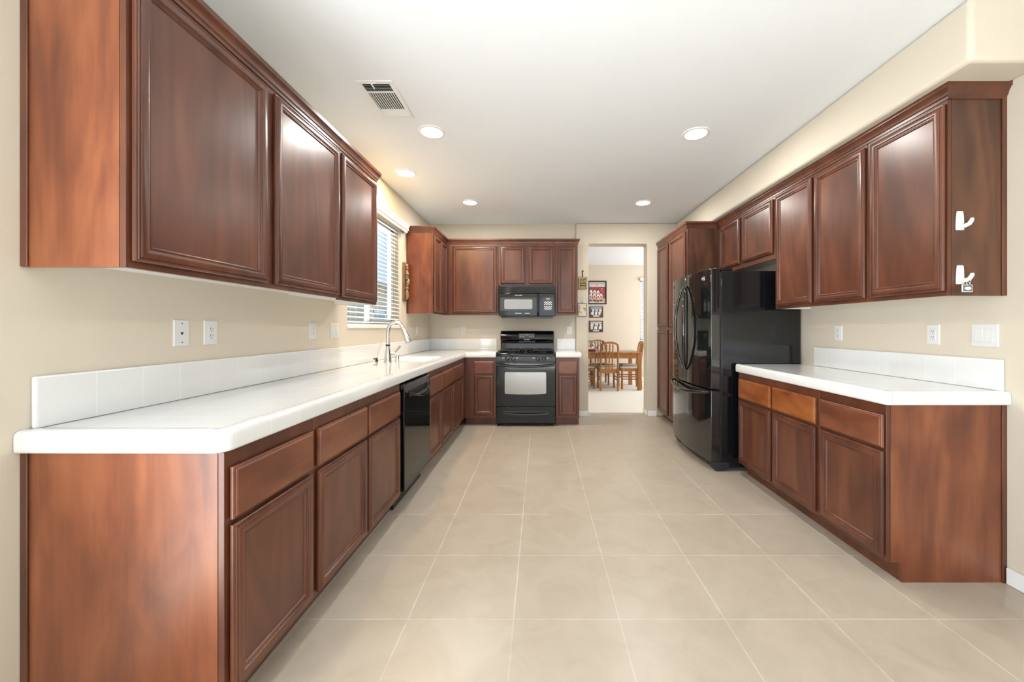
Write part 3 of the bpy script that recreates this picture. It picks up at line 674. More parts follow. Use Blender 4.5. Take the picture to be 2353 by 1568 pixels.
for z in (1.865, 1.85, 1.832, 1.728, 1.715):
    b = MB(); b.tube([(xc-0.004, yc_-0.025, z-0.004), (xc+0.014, yc_-0.008, z), (xc+0.014, yc_+0.010, z+0.003), (xc-0.004, yc_+0.024, z+0.004)], 0.0075, 8); b.build('carved_knot', 'carve_olive', cv)
b = MB(); b.ball((xc+0.014, yc_+0.012, 1.805), 0.016, 0.018, 0.032); b.build('carved_bird', 'carve_teal', cv)

# ---------------------------------------------------------------- wall plates
def plate(name, label, cat, pos, face, kind, w=0.071, h=0.117, group=None):
    """face: matrix turning local (u right, v into wall, z up) to the wall"""
    xf = Matrix.Translation(pos) @ face
    t = thing(name, pos, label, cat, group)
    b = MB(xf); b.rectprof(-w/2, w/2, -h/2, h/2, [(0, 0), (0, -0.003), (0.003, -0.006)]); b.build('cover_plate', 'plate', t, smooth=30)
    if kind == 'outlet':
        b = MB(xf); b.box(-0.0165, 0.0165, -0.0085, -0.0055, -0.0335, 0.0335); i = b.build('receptacle', 'plate', t, bevel=0.001)
        b = MB(xf)
        for zz in (0.016, -0.018):
            b.box(-0.0075, -0.0053, -0.0090, -0.0080, zz-0.001, zz+0.009); b.box(0.0053, 0.0072, -0.0090, -0.0080, zz, zz+0.008)
            b.lathe([(0.0026, -0.0090), (0.0026, -0.0080)], (0, 0, zz-0.008), axis=1, seg=10)
        b.build('slots', 'slot', i, smooth=0)
    elif kind.startswith('switch'):
        ng = int(kind[-1])
        for k in range(ng):
            u = (k-(ng-1)/2)*0.046
            b = MB(xf); b.prism([(-0.006, 0.033), (-0.0072, 0.033), (-0.0085, 0.0), (-0.0125, -0.033), (-0.006, -0.033)], 0, u-0.0158, u+0.0158)
            b.build('rocker', 'plate', t, smooth=0)
    elif kind == 'jack':
        b = MB(xf); b.prism([(-0.006, 0.003), (0.006, 0.003), (0.006, -0.002), (0.001, -0.008), (-0.001, -0.008), (-0.006, -0.002)], 1, -0.0068, -0.0055); b.build('socket', 'slot', t, smooth=0)
        b = MB(xf)
        for zz in (0.042, -0.042): b.lathe([(0.0028, -0.0072), (0.0028, -0.0055)], (0, 0, zz), axis=1, seg=10)
        b.build('screws', 'chrome', t)
    return t
FL = Matrix.Rotation(PI/2, 4, 'Z')       # plates facing +X
FR = Matrix.Rotation(-PI/2, 4, 'Z')      # plates facing -X
FB = Matrix()                            # facing -Y
zo = 1.238
plate('phone_jack', 'white phone jack plate on the beige wall above the long counter', 'phone jack', (XL, 1.658, zo), FL, 'jack')
plate('wall_outlet', 'white outlet beside the phone jack above the long counter', 'outlet', (XL, 1.805, zo), FL, 'outlet')
plate('wall_outlet', 'white outlet beside the light switch, below the cabinet before the window', 'outlet', (XL, 2.617, zo), FL, 'outlet')
plate('light_switch', 'white two-gang light switch on the wall just before the sink window', 'light switch', (XL, 2.90, zo), FL, 'switch2', w=0.116)
plate('light_switch', 'white single switch beneath the corner wall cabinet beyond the tap', 'light switch', (XL, 4.83, 1.222), FL, 'switch1')
plate('wall_outlet', 'white outlet on the cooker wall between the corner and the range', 'outlet', (-1.105, YB, 1.225), FB, 'outlet')
plate('wall_outlet', 'white outlet on the cooker wall beside the doorway', 'outlet', (0.417, YB, 1.225), FB, 'outlet')
plate('wall_outlet', 'white outlet above the short counter, close to the refrigerator', 'outlet', (XR, 2.90, 1.222), FR, 'outlet')
plate('wall_outlet', 'white outlet above the short counter beside the double light switch', 'outlet', (XR, 2.20, 1.222), FR, 'outlet')
plate('light_switch', 'white double rocker switch below the cabinet with the hooks', 'light switch', (XR, 1.946, 1.222), FR, 'switch2', w=0.118)

# ---------------------------------------------------------------- hooks on the end panel
YE = 1.860
def hook(label, x, z, zz):
    t = thing('adhesive_hook', (x, YE, z), label, 'hook', 'adhesive hooks')
    b = MB(); xf = Matrix.Translation((x, YE, z))
    b = MB(xf); pr = [(-0.019, -0.047), (0.019, -0.047), (0.0195, -0.02), (0.017, 0.025), (0.014, 0.047), (-0.014, 0.047), (-0.017, 0.025), (-0.0195, -0.02)]
    b.prism(pr, 1, -0.009, -0.0005); b.build('base_plate', 'plastic', t, bevel=0.003)
    b = MB(xf); b.tube([(0.0, -0.007, -0.028), (0.006, -0.022, -0.030), (0.016, -0.032, -0.022), (0.026, -0.034, -0.006), (0.028, -0.034, 0.004)], [0.010, 0.010, 0.0095, 0.0085, 0.007], 10); b.build('hook_arm', 'plastic', t)
    return t
hx = (2203-CX)/864*1.86
hook('empty white adhesive hook on the dark cabinet end panel', hx, EYE+(CY-508)/464.5, 0)
hook('white adhesive hook holding a small keychain tag', hx+0.001, EYE+(CY-632)/464.5, 0)
kc = thing('keychain_tag', (hx+0.004, YE-0.03, 1.43), 'small dark rectangular keychain tag hanging from the lower white hook', 'keychain')
zt = EYE+(CY-664.5)/464.5
b = MB(); b.box(hx-0.022, hx+0.030, YE-0.036, YE-0.031, zt-0.018, zt+0.018); b.build('tag_rim', 'plastic', kc, bevel=0.002)
b = MB(); b.box(hx-0.019, hx+0.027, YE-0.0366, YE-0.0355, zt-0.015, zt+0.015); f = b.build('tag_face', 'tag_grey', kc, smooth=0)
b = MB(); b.prism([(hx-0.014, zt), (hx-0.006, zt+0.006), (hx+0.004, zt+0.007), (hx+0.014, zt+0.006), (hx+0.022, zt), (hx+0.014, zt-0.006), (hx+0.004, zt-0.008), (hx-0.006, zt-0.006)], 1, YE-0.0372, YE-0.036); b.build('emblem', 'label', f, smooth=0)
b = MB()
def ringpts(c, r, n=14): return [(c[0]+r*math.cos(2*PI*k/n), c[1]+0.3*r*math.sin(2*PI*k/n), c[2]+r*math.sin(2*PI*k/n)) for k in range(n+1)]
b.tube(ringpts((hx+0.010, YE-0.033, zt+0.024), 0.008), 0.0015, 6); b.tube(ringpts((hx+0.013, YE-0.033, zt+0.038), 0.009), 0.0013, 6); b.build('split_rings', 'chrome', kc)

# ---------------------------------------------------------------- dishwasher
dw = thing('dishwasher', (-1.25, 2.897, 0), 'black dishwasher under the long white counter, before the sink', 'dishwasher')
XD = -0.936
b = MB(); b.box(XL+0.05, XBL-0.002, 2.592, 3.203, 0.11, 0.868); b.build('tub', 'black_satin', dw, smooth=0)
b = MB(); b.box(XBL-0.002, XD+0.0, 2.596, 3.196, 0.125, 0.868); dd = b.build('door', 'black_gloss', dw, bevel=0.005)
b = MB()
# a broad handle scoop: crescent lip standing off the panel
n = 16; rings = []
for k in range(n+1):
    t = k/n; y = 2.64+0.51*t; sag = math.sin(PI*t); z = 0.800-0.045*sag; x = XD+0.012+0.040*sag
    rings.append((x, y, z))
b.bar(rings, 0.020, 0.014, up=(0, 0, 1)); b.build('handle', 'black_gloss', dd)
b = MB(); b.box(XD, XD+0.004, 2.68, 3.11, 0.765, 0.815); b.build('handle_recess', 'black_matte', dd, bevel=0.002)
b = MB(); b.box(XBL-0.06, XBL-0.05, 2.596, 3.196, 0.0, 0.12); b.build('toe_panel', 'black_satin', dw, smooth=0)

# ---------------------------------------------------------------- range
RX0, RX1, RYF = -0.5625, 0.1975, 4.80
rg = thing('gas_range', ((RX0+RX1)/2, 5.1, 0), 'black freestanding gas range below the microwave', 'range')
b = MB(); b.box(RX0, RX1, RYF+0.035, YB-0.03, 0.03, 0.90); b.build('body', 'black_satin', rg, bevel=0.004)
b = MB()
for x in (RX0+0.05, RX1-0.05):
    for y in (RYF+0.08, 5.33): b.lathe([(0.018, 0), (0.018, 0.012), (0.012, 0.014), (0.012, 0.032)], (x, y, 0), seg=12)
b.build('levelling_feet', 'rubber', rg)
b = MB()
b.rings([rr(RX0-0.001, RX1+0.001, RYF-0.005, YB-0.075, 0.015, 0.901), rr(RX0-0.001, RX1+0.001, RYF-0.005, YB-0.075, 0.015, 0.925), rr(RX0+0.006, RX1-0.006, RYF+0.004, YB-0.08, 0.02, 0.938),
         rr(RX0+0.02, RX1-0.02, RYF+0.03, YB-0.085, 0.03, 0.938), rr(RX0+0.035, RX1-0.035, RYF+0.05, YB-0.09, 0.03, 0.925)])
b.build('cooktop', 'black_gloss', rg, smooth=50)
# backguard with a swept console front
b = MB(); prof = [(YB-0.02, 0.92), (YB-0.085, 0.92), (YB-0.080, 1.045), (YB-0.088, 1.052), (YB-0.075, 1.056), (YB-0.078, 1.078), (YB-0.100, 1.084), (YB-0.108, 1.10), (YB-0.096, 1.16), (YB-0.078, 1.205), (YB-0.060, 1.218), (YB-0.02, 1.218)]
b.prism(prof, 0, RX0+0.003, RX1-0.003); bg = b.build('backguard', 'black_gloss', rg, bevel=0.006, smooth=50)
cxr = (RX0+RX1)/2
s162 = 864/(YB-0.1)
def bx_(px): return (px-CX)/s162
def bz_(py): return EYE+(CY-py)/s162
tilt = Matrix.Translation((0, YB-0.106, 1.145)) @ Matrix.Rotation(-0.22, 4, 'X')
b = MB(tilt); b.box(bx_(1192), bx_(1229), -0.006, 0.01, -0.036, 0.038); pn = b.build('clock_panel', 'panel_grey', bg, bevel=0.004)
b = MB(tilt); b.box(bx_(1207), bx_(1215), -0.0068, -0.005, 0.008, 0.022); b.build('display', 'lcd', pn, smooth=0)
b = MB(tilt)
for (px, zz) in ((1195.5, 0.014), (1199.5, 0.014), (1203.5, 0.014), (1195.5, -0.011), (1199.5, -0.011), (1203.5, -0.011), (1217.6, 0.014), (1221.4, 0.014), (1225.4, 0.014), (1217.6, -0.011), (1221.4, -0.011), (1225.4, -0.011)):
    b.box(bx_(px)-0.006, bx_(px)+0.006, -0.0068, -0.005, zz-0.004, zz+0.004)
b.build('keys', 'label', pn, smooth=0)
b = MB(tilt); b.box(bx_(1204), bx_(1217), -0.0012, 0.004, -0.056, -0.051); b.build('name_mark', 'label', bg, smooth=0)
b = MB(); b.box(bx_(1192), bx_(1230), YB-0.083, YB-0.07, 1.057, 1.077); b.build('oven_vent', 'black_matte', bg, smooth=0)
# burners and grates
BUR = [(-0.39, 4.96), (-0.39, 5.20), (0.025, 4.96), (0.025, 5.20), (cxr, 5.09)]
for k, (x, y) in enumerate(BUR):
    b = MB(); b.lathe([(0.055, 0.924), (0.05, 0.932), (0.036, 0.934), (0.036, 0.946), (0.030, 0.950), (0.0, 0.951)], (x, y, 0), seg=20); b.build('burner', 'black_matte', rg)
for (x0, x1) in ((-0.535, -0.27), (-0.095, 0.17)):
    b = MB(); ga, gb, zg = 4.86, 5.30, 0.966; r = 0.006
    for x in (x0, x1): b.tube([(x, ga, zg-0.004), (x, gb, zg-0.004)], r, 8)
    for y in (ga, (ga+gb)/2, gb): b.tube([(x0, y, zg-0.004), (x1, y, zg-0.004)], r, 8)
    for x in (x0, x1):
        for y in (ga, (ga+gb)/2, gb): b.tube([(x, y, 0.9385 if y != 0 else 0), (x, y, zg-0.004)], r, 8)
    xm = (x0+x1)/2
    for yb in (4.96, 5.20):
        for (dx, dy) in ((1, 0), (-1, 0), (0, 1), (0, -1)):
            ex = xm+dx*(x1-x0)/2; ey = yb+dy*0.10
            b.tube([(xm+dx*0.028, yb+dy*0.028, zg+0.006), (xm+dx*0.07, yb+dy*0.07, zg+0.006), (ex, ey, zg-0.004)], r, 8)
    b.build('grate', 'black_matte', rg)
b = MB(); 
for a in range(8):
    an = PI/4*a; b.tube([(cxr+0.03*math.cos(an), 5.09+0.035*math.sin(an), 0.974), (cxr+0.075*math.cos(an), 5.09+0.11*math.sin(an), 0.970), (cxr+0.08*math.cos(an), 5.09+0.12*math.sin(an), 0.938)], 0.006, 8)
b.tube(ringpts((cxr, 5.09, 0.0), 0.0001)[:2] if False else [(cxr+0.075*math.cos(2*PI*k/20), 5.09+0.11*math.sin(2*PI*k/20), 0.970) for k in range(21)], 0.006, 8)
b.build('center_grate', 'black_matte', rg)
# front: knob panel, door, drawer
b = MB(); b.prism([(RYF+0.036, 0.822), (RYF, 0.822), (RYF-0.002, 0.83), (RYF+0.006, 0.898), (RYF+0.036, 0.898)], 0, RX0, RX1); kp = b.build('control_panel', 'panel_grey', rg, bevel=0.003)
for px in (1165.3, 1179.3, 1235.5, 1249.7):
    x = (px-CX)/180.0; zk = EYE+(CY-825)/180.0
    b = MB(); b.lathe([(0.025, RYF+0.004), (0.025, RYF-0.006), (0.021, RYF-0.010), (0.020, RYF-0.024), (0.017, RYF-0.027), (0.0, RYF-0.027)], (x, 0, zk), axis=1, seg=20)
    b.box(x-0.005, x+0.005, RYF-0.034, RYF-0.02, zk-0.019, zk+0.019); k_ = b.build('knob', 'black_gloss', rg)
    b = MB(); b.box(x-0.0015, x+0.0015, RYF-0.0346, RYF-0.0335, zk+0.002, zk+0.018); b.build('pointer', 'label', k_, smooth=0)
b = MB()
for px, w_ in ((1156.5, 5), (1188, 5), (1226.5, 6), (1259, 5)):
    x = (px-CX)/180; b.box(x-w_/360, x+w_/360, RYF-0.0008, RYF+0.004, EYE+(CY-824)/180, EYE+(CY-822.5)/180)
b.build('burner_marks', 'label', kp, smooth=0)
b = MB(); b.box(RX0+0.001, RX1-0.001, RYF-0.008, RYF+0.034, 0.262, 0.812); od = b.build('oven_door', 'black_gloss', rg, bevel=0.005)
def rrz(x0, x1, z0, z1, r, y, n=5, sag=0.0):
    pts = []
    for cx, cz, a in ((x1-r, z1-r, 0), (x0+r, z1-r, 90), (x0+r, z0+r, 180), (x1-r, z0+r, 270)):
        if a == 270 and sag:
            for k in range(1, 8): pts.append((x0+r+(x1-x0-2*r)*k/8, y, z0-sag*math.sin(PI*k/8)))
        for k in range(n+1): pts.append((cx+r*math.cos(math.radians(a+90*k/n)), y, cz+r*math.sin(math.radians(a+90*k/n))))
    return pts
def vz(py, s=180.0): return EYE+(CY-py)/s
b = MB(); wx0, wx1 = -0.444, 0.072
b.rings([rrz(wx0-0.007, wx1+0.007, 0.418, 0.697, 0.018, RYF-0.0085, sag=0.008), rrz(wx0-0.004, wx1+0.004, 0.421, 0.694, 0.016, RYF-0.0105, sag=0.008)]); wi = b.build('window_rim', 'grey_rim', od)
b = MB(); b.rings([rrz(wx0, wx1, 0.425, 0.690, 0.014, RYF-0.009, sag=0.008), rrz(wx0, wx1, 0.425, 0.690, 0.014, RYF-0.0112, sag=0.008)]); b.build('window_glass', 'oven_glass', od)
n = 18; hp = [((RX0+0.012)+(RX1-RX0-0.024)*k/n, RYF-0.045+0.0*k, 0.790-0.022*math.sin(PI*k/n)) for k in range(n+1)]
b = MB(); b.bar(hp, 0.026, 0.018, up=(0, 0, 1))
for x in (RX0+0.02, RX1-0.02): b.box(x-0.014, x+0.014, RYF-0.05, RYF-0.006, 0.778, 0.802)
b.build('door_handle', 'black_gloss', od, smooth=50)
b = MB(); b.box(RX0+0.001, RX1-0.001, RYF-0.006, RYF+0.034, 0.042, 0.250); dr = b.build('storage_drawer', 'black_gloss', rg, bevel=0.006)
b = MB(); zc_ = vz(949)
sc = []
for k in range(15): sc.append((cxr-0.295+0.59*k/14, RYF-0.012-0.018*math.sin(PI*k/14)**0.6, zc_-0.008-0.012*math.sin(PI*k/14)))
b.bar(sc, 0.018, 0.012, up=(0, 0, 1)); b.build('drawer_handle', 'panel_grey', dr)
b = MB(); b.rings([rrz(cxr-0.29, cxr+0.29, zc_-0.010, zc_+0.018, 0.012, RYF-0.0055), rrz(cxr-0.287, cxr+0.287, zc_-0.008, zc_+0.016, 0.011, RYF-0.0075)]); b.build('handle_recess', 'black_matte', dr)

# ---------------------------------------------------------------- microwave
MYF = 5.02; sm = 864/MYF
def mx_(px): return (px-CX)/sm
def mz_(py): return EYE+(CY-py)/sm
mw = thing('microwave', (-0.18, 5.2, 1.41), 'black over-the-range microwave below the short two-door cabinet', 'microwave')
x0, x1 = mx_(1145.6), mx_(1275.5)
b = MB(); b.box(x0, x1, MYF+0.035, YB-0.002, mz_(727), 1.8305); b.build('body', 'black_satin', mw, bevel=0.003)
b = MB(); b.box(x0, x1, MYF+0.012, MYF+0.036, mz_(673), 1.8305)
g_ = b.build('top_grille', 'black_matte', mw, smooth=0)
b = MB()
for py in (660.6, 665.0, 669.4, 673.2): b.box(x0+0.002, x1-0.002, MYF-0.002, MYF+0.02, mz_(py)-0.0055, mz_(py)+0.0055)
b.box(x0, x0+0.018, MYF-0.001, MYF+0.02, mz_(674), 1.8305); b.box(x1-0.018, x1, MYF-0.001, MYF+0.02, mz_(674), 1.8305)
b.build('louvers', 'black_gloss', g_, bevel=0.002)
xs = mx_(1238.5)
b = MB(); b.box(x0+0.001, xs, MYF, MYF+0.034, mz_(726), mz_(674.5)); md = b.build('door', 'black_gloss', mw, bevel=0.004)
b = MB(); b.rings([rrz(mx_(1149.5), mx_(1233), mz_(714.5), mz_(684), 0.006, MYF-0.0006), rrz(mx_(1149.5), mx_(1233), mz_(714.5), mz_(684), 0.006, MYF-0.0015)]); b.build('door_surround', 'panel_grey', md)
b = MB(); b.rings([rrz(mx_(1159), mx_(1223.5), mz_(711), mz_(688.5), 0.018, MYF-0.0010), rrz(mx_(1159.6), mx_(1223), mz_(710.5), mz_(689), 0.016, MYF-0.0030)]); b.build('window_rim', 'grey_rim', md)
b = MB(); b.rings([rrz(mx_(1160), mx_(1222.6), mz_(710), mz_(689.5), 0.015, MYF-0.002), rrz(mx_(1160), mx_(1222.6), mz_(710), mz_(689.5), 0.015, MYF-0.0036)]); b.build('window_glass', 'micro_glass', md)
b = MB(); b.box(mx_(1183), mx_(1191), MYF-0.0008, MYF+0.002, mz_(679.2), mz_(678.2)); b.box(mx_(1192.4), mx_(1200), MYF-0.0008, MYF+0.002, mz_(679.2), mz_(678.2))
b.box(mx_(1184), mx_(1198), MYF-0.0008, MYF+0.002, mz_(720.9), mz_(719.7)); b.box(mx_(1206), mx_(1217.5), MYF-0.0008, MYF+0.002, mz_(720.9), mz_(719.7)); b.build('trim_marks', 'label', md, smooth=0)
xh = mx_(1235.8); zt_, zb_ = mz_(676), mz_(725)
hp = [(xh, MYF-0.004, zb_), (xh, MYF-0.030, zb_+0.02)]+[(xh-0.002, MYF-0.034, zb_+0.02+(zt_-zb_-0.04)*k/6) for k in range(1, 6)]+[(xh, MYF-0.030, zt_-0.02), (xh, MYF-0.004, zt_)]
b = MB(); b.bar(hp, 0.022, 0.020, up=(1, 0, 0)); b.build('handle', 'black_gloss', md, smooth=50)
b = MB(); b.box(xs+0.001, x1-0.001, MYF, MYF+0.034, mz_(726), mz_(674.5)); cp = b.build('control_panel', 'black_gloss', mw, bevel=0.004)
b = MB(); b.box(mx_(1248), mx_(1271), MYF-0.0012, MYF+0.002, mz_(715.5), mz_(684)); kb = b.build('keypad', 'panel_grey', cp, smooth=0)
b = MB(); b.box(mx_(1255), mx_(1263.2), MYF-0.002, MYF, mz_(689), mz_(685.5)); b.build('display', 'lcd', kb, smooth=0)
b = MB()
for row in range(9):
    zz = mz_(693.4+row*2.25)
    if row in (4,): continue
    xs_ = (1251.5, 1255.4, 1259.2, 1263.0, 1266.8) if row % 2 else (1253.5, 1257.3, 1261.1, 1264.9)
    for px in xs_: b.box(mx_(px)-0.0065, mx_(px)+0.0065, MYF-0.002, MYF, zz-0.005, zz+0.005)
b.build('keys', 'label', kb, smooth=0)
b = MB(); b.box(x0+0.03, x1-0.03, MYF+0.02, MYF+0.30, mz_(731), mz_(727.2)); b.build('bottom_pan', 'black_satin', mw, bevel=0.004)

# ---------------------------------------------------------------- refrigerator
FY0, FY1, FZ = 3.300, 4.243, 1.762
fr = thing('refrigerator', (1.95, 3.77, 0), 'glossy black french-door refrigerator beside the short white counter', 'refrigerator')
b = MB(); b.box(1.592, 2.285, FY0, FY1, 0.035, FZ); b.build('case', 'black_satin', fr, bevel=0.006)
def fx_(y): t = (y-FY0)/(FY1-FY0)*2-1; return 1.500-0.042*(1-t*t)
def fdoor(a, c, z0, z1, name, bow=None):
    b = MB(); n = 16; q = [(1.578, a), ]
    ys = [a+(c-a)*k/n for k in range(n+1)]
    pts = [(fx_(y), y) for y in ys]
    r = 0.005
    pts[0] = (pts[0][0]+r, pts[0][1]); pts[-1] = (pts[-1][0]+r, pts[-1][1])
    pts.insert(1, (fx_(a)+0.0012, a+0.003)); pts.insert(-1, (fx_(c)+0.0012, c-0.003))
    poly = [(1.578, a)]+pts+[(1.578, c)]
    b.prism(poly, 2, z0, z1)
    return b.build(name, 'black_door', fr, bevel=0.004, smooth=35)
ysp = (FY0+FY1)/2+0.0
zd0 = 0.722
d1 = fdoor(FY0+0.001, ysp-0.004, zd0, 1.782, 'door'); d2 = fdoor(ysp+0.004, FY1-0.001, zd0, 1.782, 'door')
d3 = fdoor(FY0+0.001, FY1-0.001, 0.082, 0.708, 'freezer_drawer')
b = MB(); b.box(1.579, 1.591, FY0+0.008, FY1-0.008, 0.09, 1.75); b.build('gasket', 'rubber', fr, smooth=0)
for d_, ye, sg in ((d1, ysp-0.045, -1), (d2, ysp+0.045, 1)):
    pts = []; n = 22
    for k in range(n+1):
        t = k/n; z = 0.845+(1.677-0.845)*t; w_ = math.sin(PI*t)
        y = ye+sg*(0.085*w_)-sg*0.02; pts.append((fx_(y)-0.004-0.062*w_**0.55, y, z))
    b = MB(); b.tube(pts, [0.010+0.008*math.sin(PI*k/n)**0.5 for k in range(n+1)], 12, flat=0.8, up=(0, 1, 0)); b.build('handle', 'black_door', d_)
pts = []
for k in range(23):
    t = k/22; w_ = math.sin(PI*t); y = FY0+0.03+(FY1-FY0-0.06)*t; pts.append((fx_(y)-0.004-0.058*w_**0.5, y, 0.690-0.035*w_))
b = MB(); b.tube(pts, [0.010+0.008*math.sin(PI*k/22)**0.5 for k in range(23)], 12, flat=0.8, up=(0, 0, 1)); b.build('handle', 'black_door', d3)
for yy in (FY0+0.045, FY1-0.045):
    b = MB(); b.box(1.545, 1.70, yy-0.028, yy+0.028, 1.764, 1.790); b.build('hinge_cover', 'black_satin', fr, bevel=0.006)
    b = MB(); b.prism([(1.512, 0.055), (1.512, 0.080), (1.59, 0.080), (1.66, 0.080), (1.66, 0.03), (1.60, 0.0), (1.545, 0.0)], 1, yy-0.048, yy+0.040); b.build('roller_cover', 'rubber', fr, bevel=0.006)
yb_ = 3.42
b = MB(); b.box(fx_(yb_)-0.003, fx_(yb_)+0.004, yb_-0.028, yb_+0.028, 1.688, 1.726); bd = b.build('badge', 'chrome', d1, bevel=0.002)
b = MB(); b.box(fx_(yb_)-0.0036, fx_(yb_)-0.002, yb_-0.023, yb_+0.023, 1.692, 1.722); m_ = b.build('badge_field', 'print_dark', bd, smooth=0)
b = MB()
for k in range(3): b.lathe([(0.007, fx_(yb_)-0.0042), (0.007, fx_(yb_)-0.003)], (0, yb_-0.013+0.013*k, 1.707), axis=0, seg=10)
b.build('badge_marks', 'label', bd)

# ---------------------------------------------------------------- ceiling fittings
def downlight(label, px, py, mat, power, col, r=0.100, x=None, y=None):
    s = (CY-py)/-(EYE-HC); x = (px-CX)/s; y = 864/s
    t = thing('recessed_light', (x, y, HC), label, 'recessed light', 'recessed ceiling lights')
    b = MB(); b.lathe([(r, HC-0.0005), (r, HC-0.006), (r-0.006, HC-0.009), (r-0.018, HC-0.008), (r-0.022, HC-0.002)], (x, y, 0), seg=36, caps=False)
    b.build('trim_ring', 'white', t)
    b = MB(); b.lathe([(0.0, HC-0.0035), (r-0.020, HC-0.0035), (r-0.020, HC-0.0015), (0.0, HC-0.0015)], (x, y, 0), seg=36, caps=False); b.build('lens', mat, t, smooth=30)
    l = bpy.data.lights.new('downlight_glow', 'AREA'); l.shape = 'DISK'; l.size = 2*(r-0.03); l.energy = power; l.color = col
    o = bpy.data.objects.new('downlight_glow', l); COL.objects.link(o); o.location = (x, y, HC-0.015)
    return t
wc = (1.0, 0.97, 0.92)
downlight('round recessed light nearest the ceiling vent', 992, 303, 'lens', 13, wc)
downlight('round recessed ceiling light nearest the short white counter beside the refrigerator', 1599, 307, 'lens', 13, wc)
downlight('glowing recessed light close to the wall above the sink window', 932, 397, 'lens_warm', 16, (1.0, 0.66, 0.27))
downlight('recessed ceiling light nearest the corner cabinet and the cooker wall', 1080, 465, 'lens', 13, wc)
downlight('recessed ceiling light nearest the doorway to the dining room', 1478, 466, 'lens', 13, wc)
vx0, vx1, vy0, vy1 = -1.118, -0.893, 2.265, 2.665
vt = thing('ceiling_vent', ((vx0+vx1)/2, (vy0+vy1)/2, HC), 'white metal air register in the kitchen ceiling', 'vent')
b = MB(); zv = HC-0.008; fw = 0.028
b.box(vx0, vx1, vy0, vy0+fw, zv, HC-0.0005); b.box(vx0, vx1, vy1-fw, vy1, zv, HC-0.0005); b.box(vx0, vx0+fw, vy0+fw, vy1-fw, zv, HC-0.0005); b.box(vx1-fw, vx1, vy0+fw, vy1-fw, zv, HC-0.0005)
ya, yb2 = vy0+fw+0.075, vy1-fw-0.065
b.box(vx0+fw, vx1-fw, ya, ya+0.012, zv, HC-0.001); b.box(vx0+fw, vx1-fw, yb2-0.012, yb2, zv, HC-0.001)
b.build('frame', 'white', vt, bevel=0.003)
b = MB(); b.box(vx0+fw, vx1-fw, vy0+fw, vy1-fw, HC-0.0015, HC-0.0005); b.build('duct', 'vent_dark', vt, smooth=0)
def louver(b, p0, p1, across, w_=0.010, t_=0.0012):
    P0, P1 = Vector(p0), Vector(p1); a = Vector(across)*w_; dn = Vector((0, 0, -0.0055))
    b.rings([[tuple(P0), tuple(P0+a*0.6+dn), tuple(P0+a*0.6+dn+Vector((0, 0, -t_))), tuple(P0+Vector((0, 0, -t_)))], [tuple(P1), tuple(P1+a*0.6+dn), tuple(P1+a*0.6+dn+Vector((0, 0, -t_))), tuple(P1+Vector((0, 0, -t_)))]])
b = MB()
for k in range(5): y = vy0+fw+0.006+k*0.0145; louver(b, (vx0+fw, y, HC-0.0016), (vx1-fw, y, HC-0.0016), (0, -1, 0), 0.012)
for k in range(11): x = vx0+fw+0.010+k*0.0150; louver(b, (x, ya+0.012, HC-0.0016), (x, yb2-0.012, HC-0.0016), (-1, 0, 0), 0.0072)
for k in range(5): y = yb2+0.004+k*0.0125; louver(b, (vx0+fw, y, HC-0.0016), (vx1-fw, y, HC-0.0016), (0, 1, 0), 0.018)
b.build('louvers', 'white', vt, smooth=0)
b = MB(); b.box((vx0+vx1)/2-0.022, (vx0+vx1)/2-0.016, vy0+0.018, vy0+0.062, zv-0.010, zv); b.box((vx0+vx1)/2-0.045, (vx0+vx1)/2+0.012, vy0+0.014, vy0+0.02, zv-0.004, zv); b.build('damper_lever', 'white', vt, smooth=0)

# ---------------------------------------------------------------- plaques by the doorway
def dx(px): return (px-CX)/(864/YD)
def dzz(py): return EYE+(CY-py)/(864/YD)
pq = thing('paddle_plaque', (0.605, YD, 1.9), 'small paddle-shaped award plaque with a handle, on the wall beside the doorway', 'plaque')
b = MB(); b.box(dx(1328.8), dx(1349), YD-0.016, YD-0.001, dzz(664.8), dzz(637)); xh = dx(1338.6)
b.prism([(xh-0.008, dzz(637.5)), (xh+0.010, dzz(637.5)), (xh+0.006, dzz(625)), (xh-0.005, dzz(625))], 1, YD-0.014, YD-0.001); b.build('board', 'walnut', pq, bevel=0.003)
b = MB(); b.tube(ringpts((xh+0.001, YD-0.008, dzz(623.6)), 0.011), 0.0035, 8); b.build('ring', 'black_frame', pq)
b = MB(); b.box(dx(1330.2), dx(1347.6), YD-0.0175, YD-0.015, dzz(663.4), dzz(638.4)); gp = b.build('gold_border', 'gold', pq, smooth=0)
b = MB(); b.box(dx(1331.6), dx(1346.2), YD-0.0182, YD-0.017, dzz(661.8), dzz(639.8)); b.build('text_plate', 'print_dark', pq, smooth=0)
b = MB()
for (a0, a1, py) in ((1333, 1345, 641.2), (1333, 1341, 644), (1333, 1341.5, 646), (1333, 1341, 648.2), (1333, 1341, 650), (1334, 1345, 653.5), (1334, 1345, 655.2), (1334, 1345, 658.8), (1334, 1345, 660.4)):
    b.box(dx(a0), dx(a1), YD-0.0188, YD-0.018, dzz(py)-0.0022, dzz(py)+0.0022)
b.prism([(dx(1342.5), dzz(647)), (dx(1344), dzz(642.5)), (dx(1345.2), dzz(647)), (dx(1344), dzz(651.5))], 1, YD-0.0188, YD-0.018); b.build('text_lines', 'gold', pq, smooth=0)
fp = thing('framed_print', (0.595, YD, 1.53), 'small framed ink print with tan brush marks below the paddle plaque', 'picture')
b = MB(); x0, x1, z0, z1 = dx(1327.8), dx(1347.8), dzz(727.6), dzz(697.2); w_ = 0.006
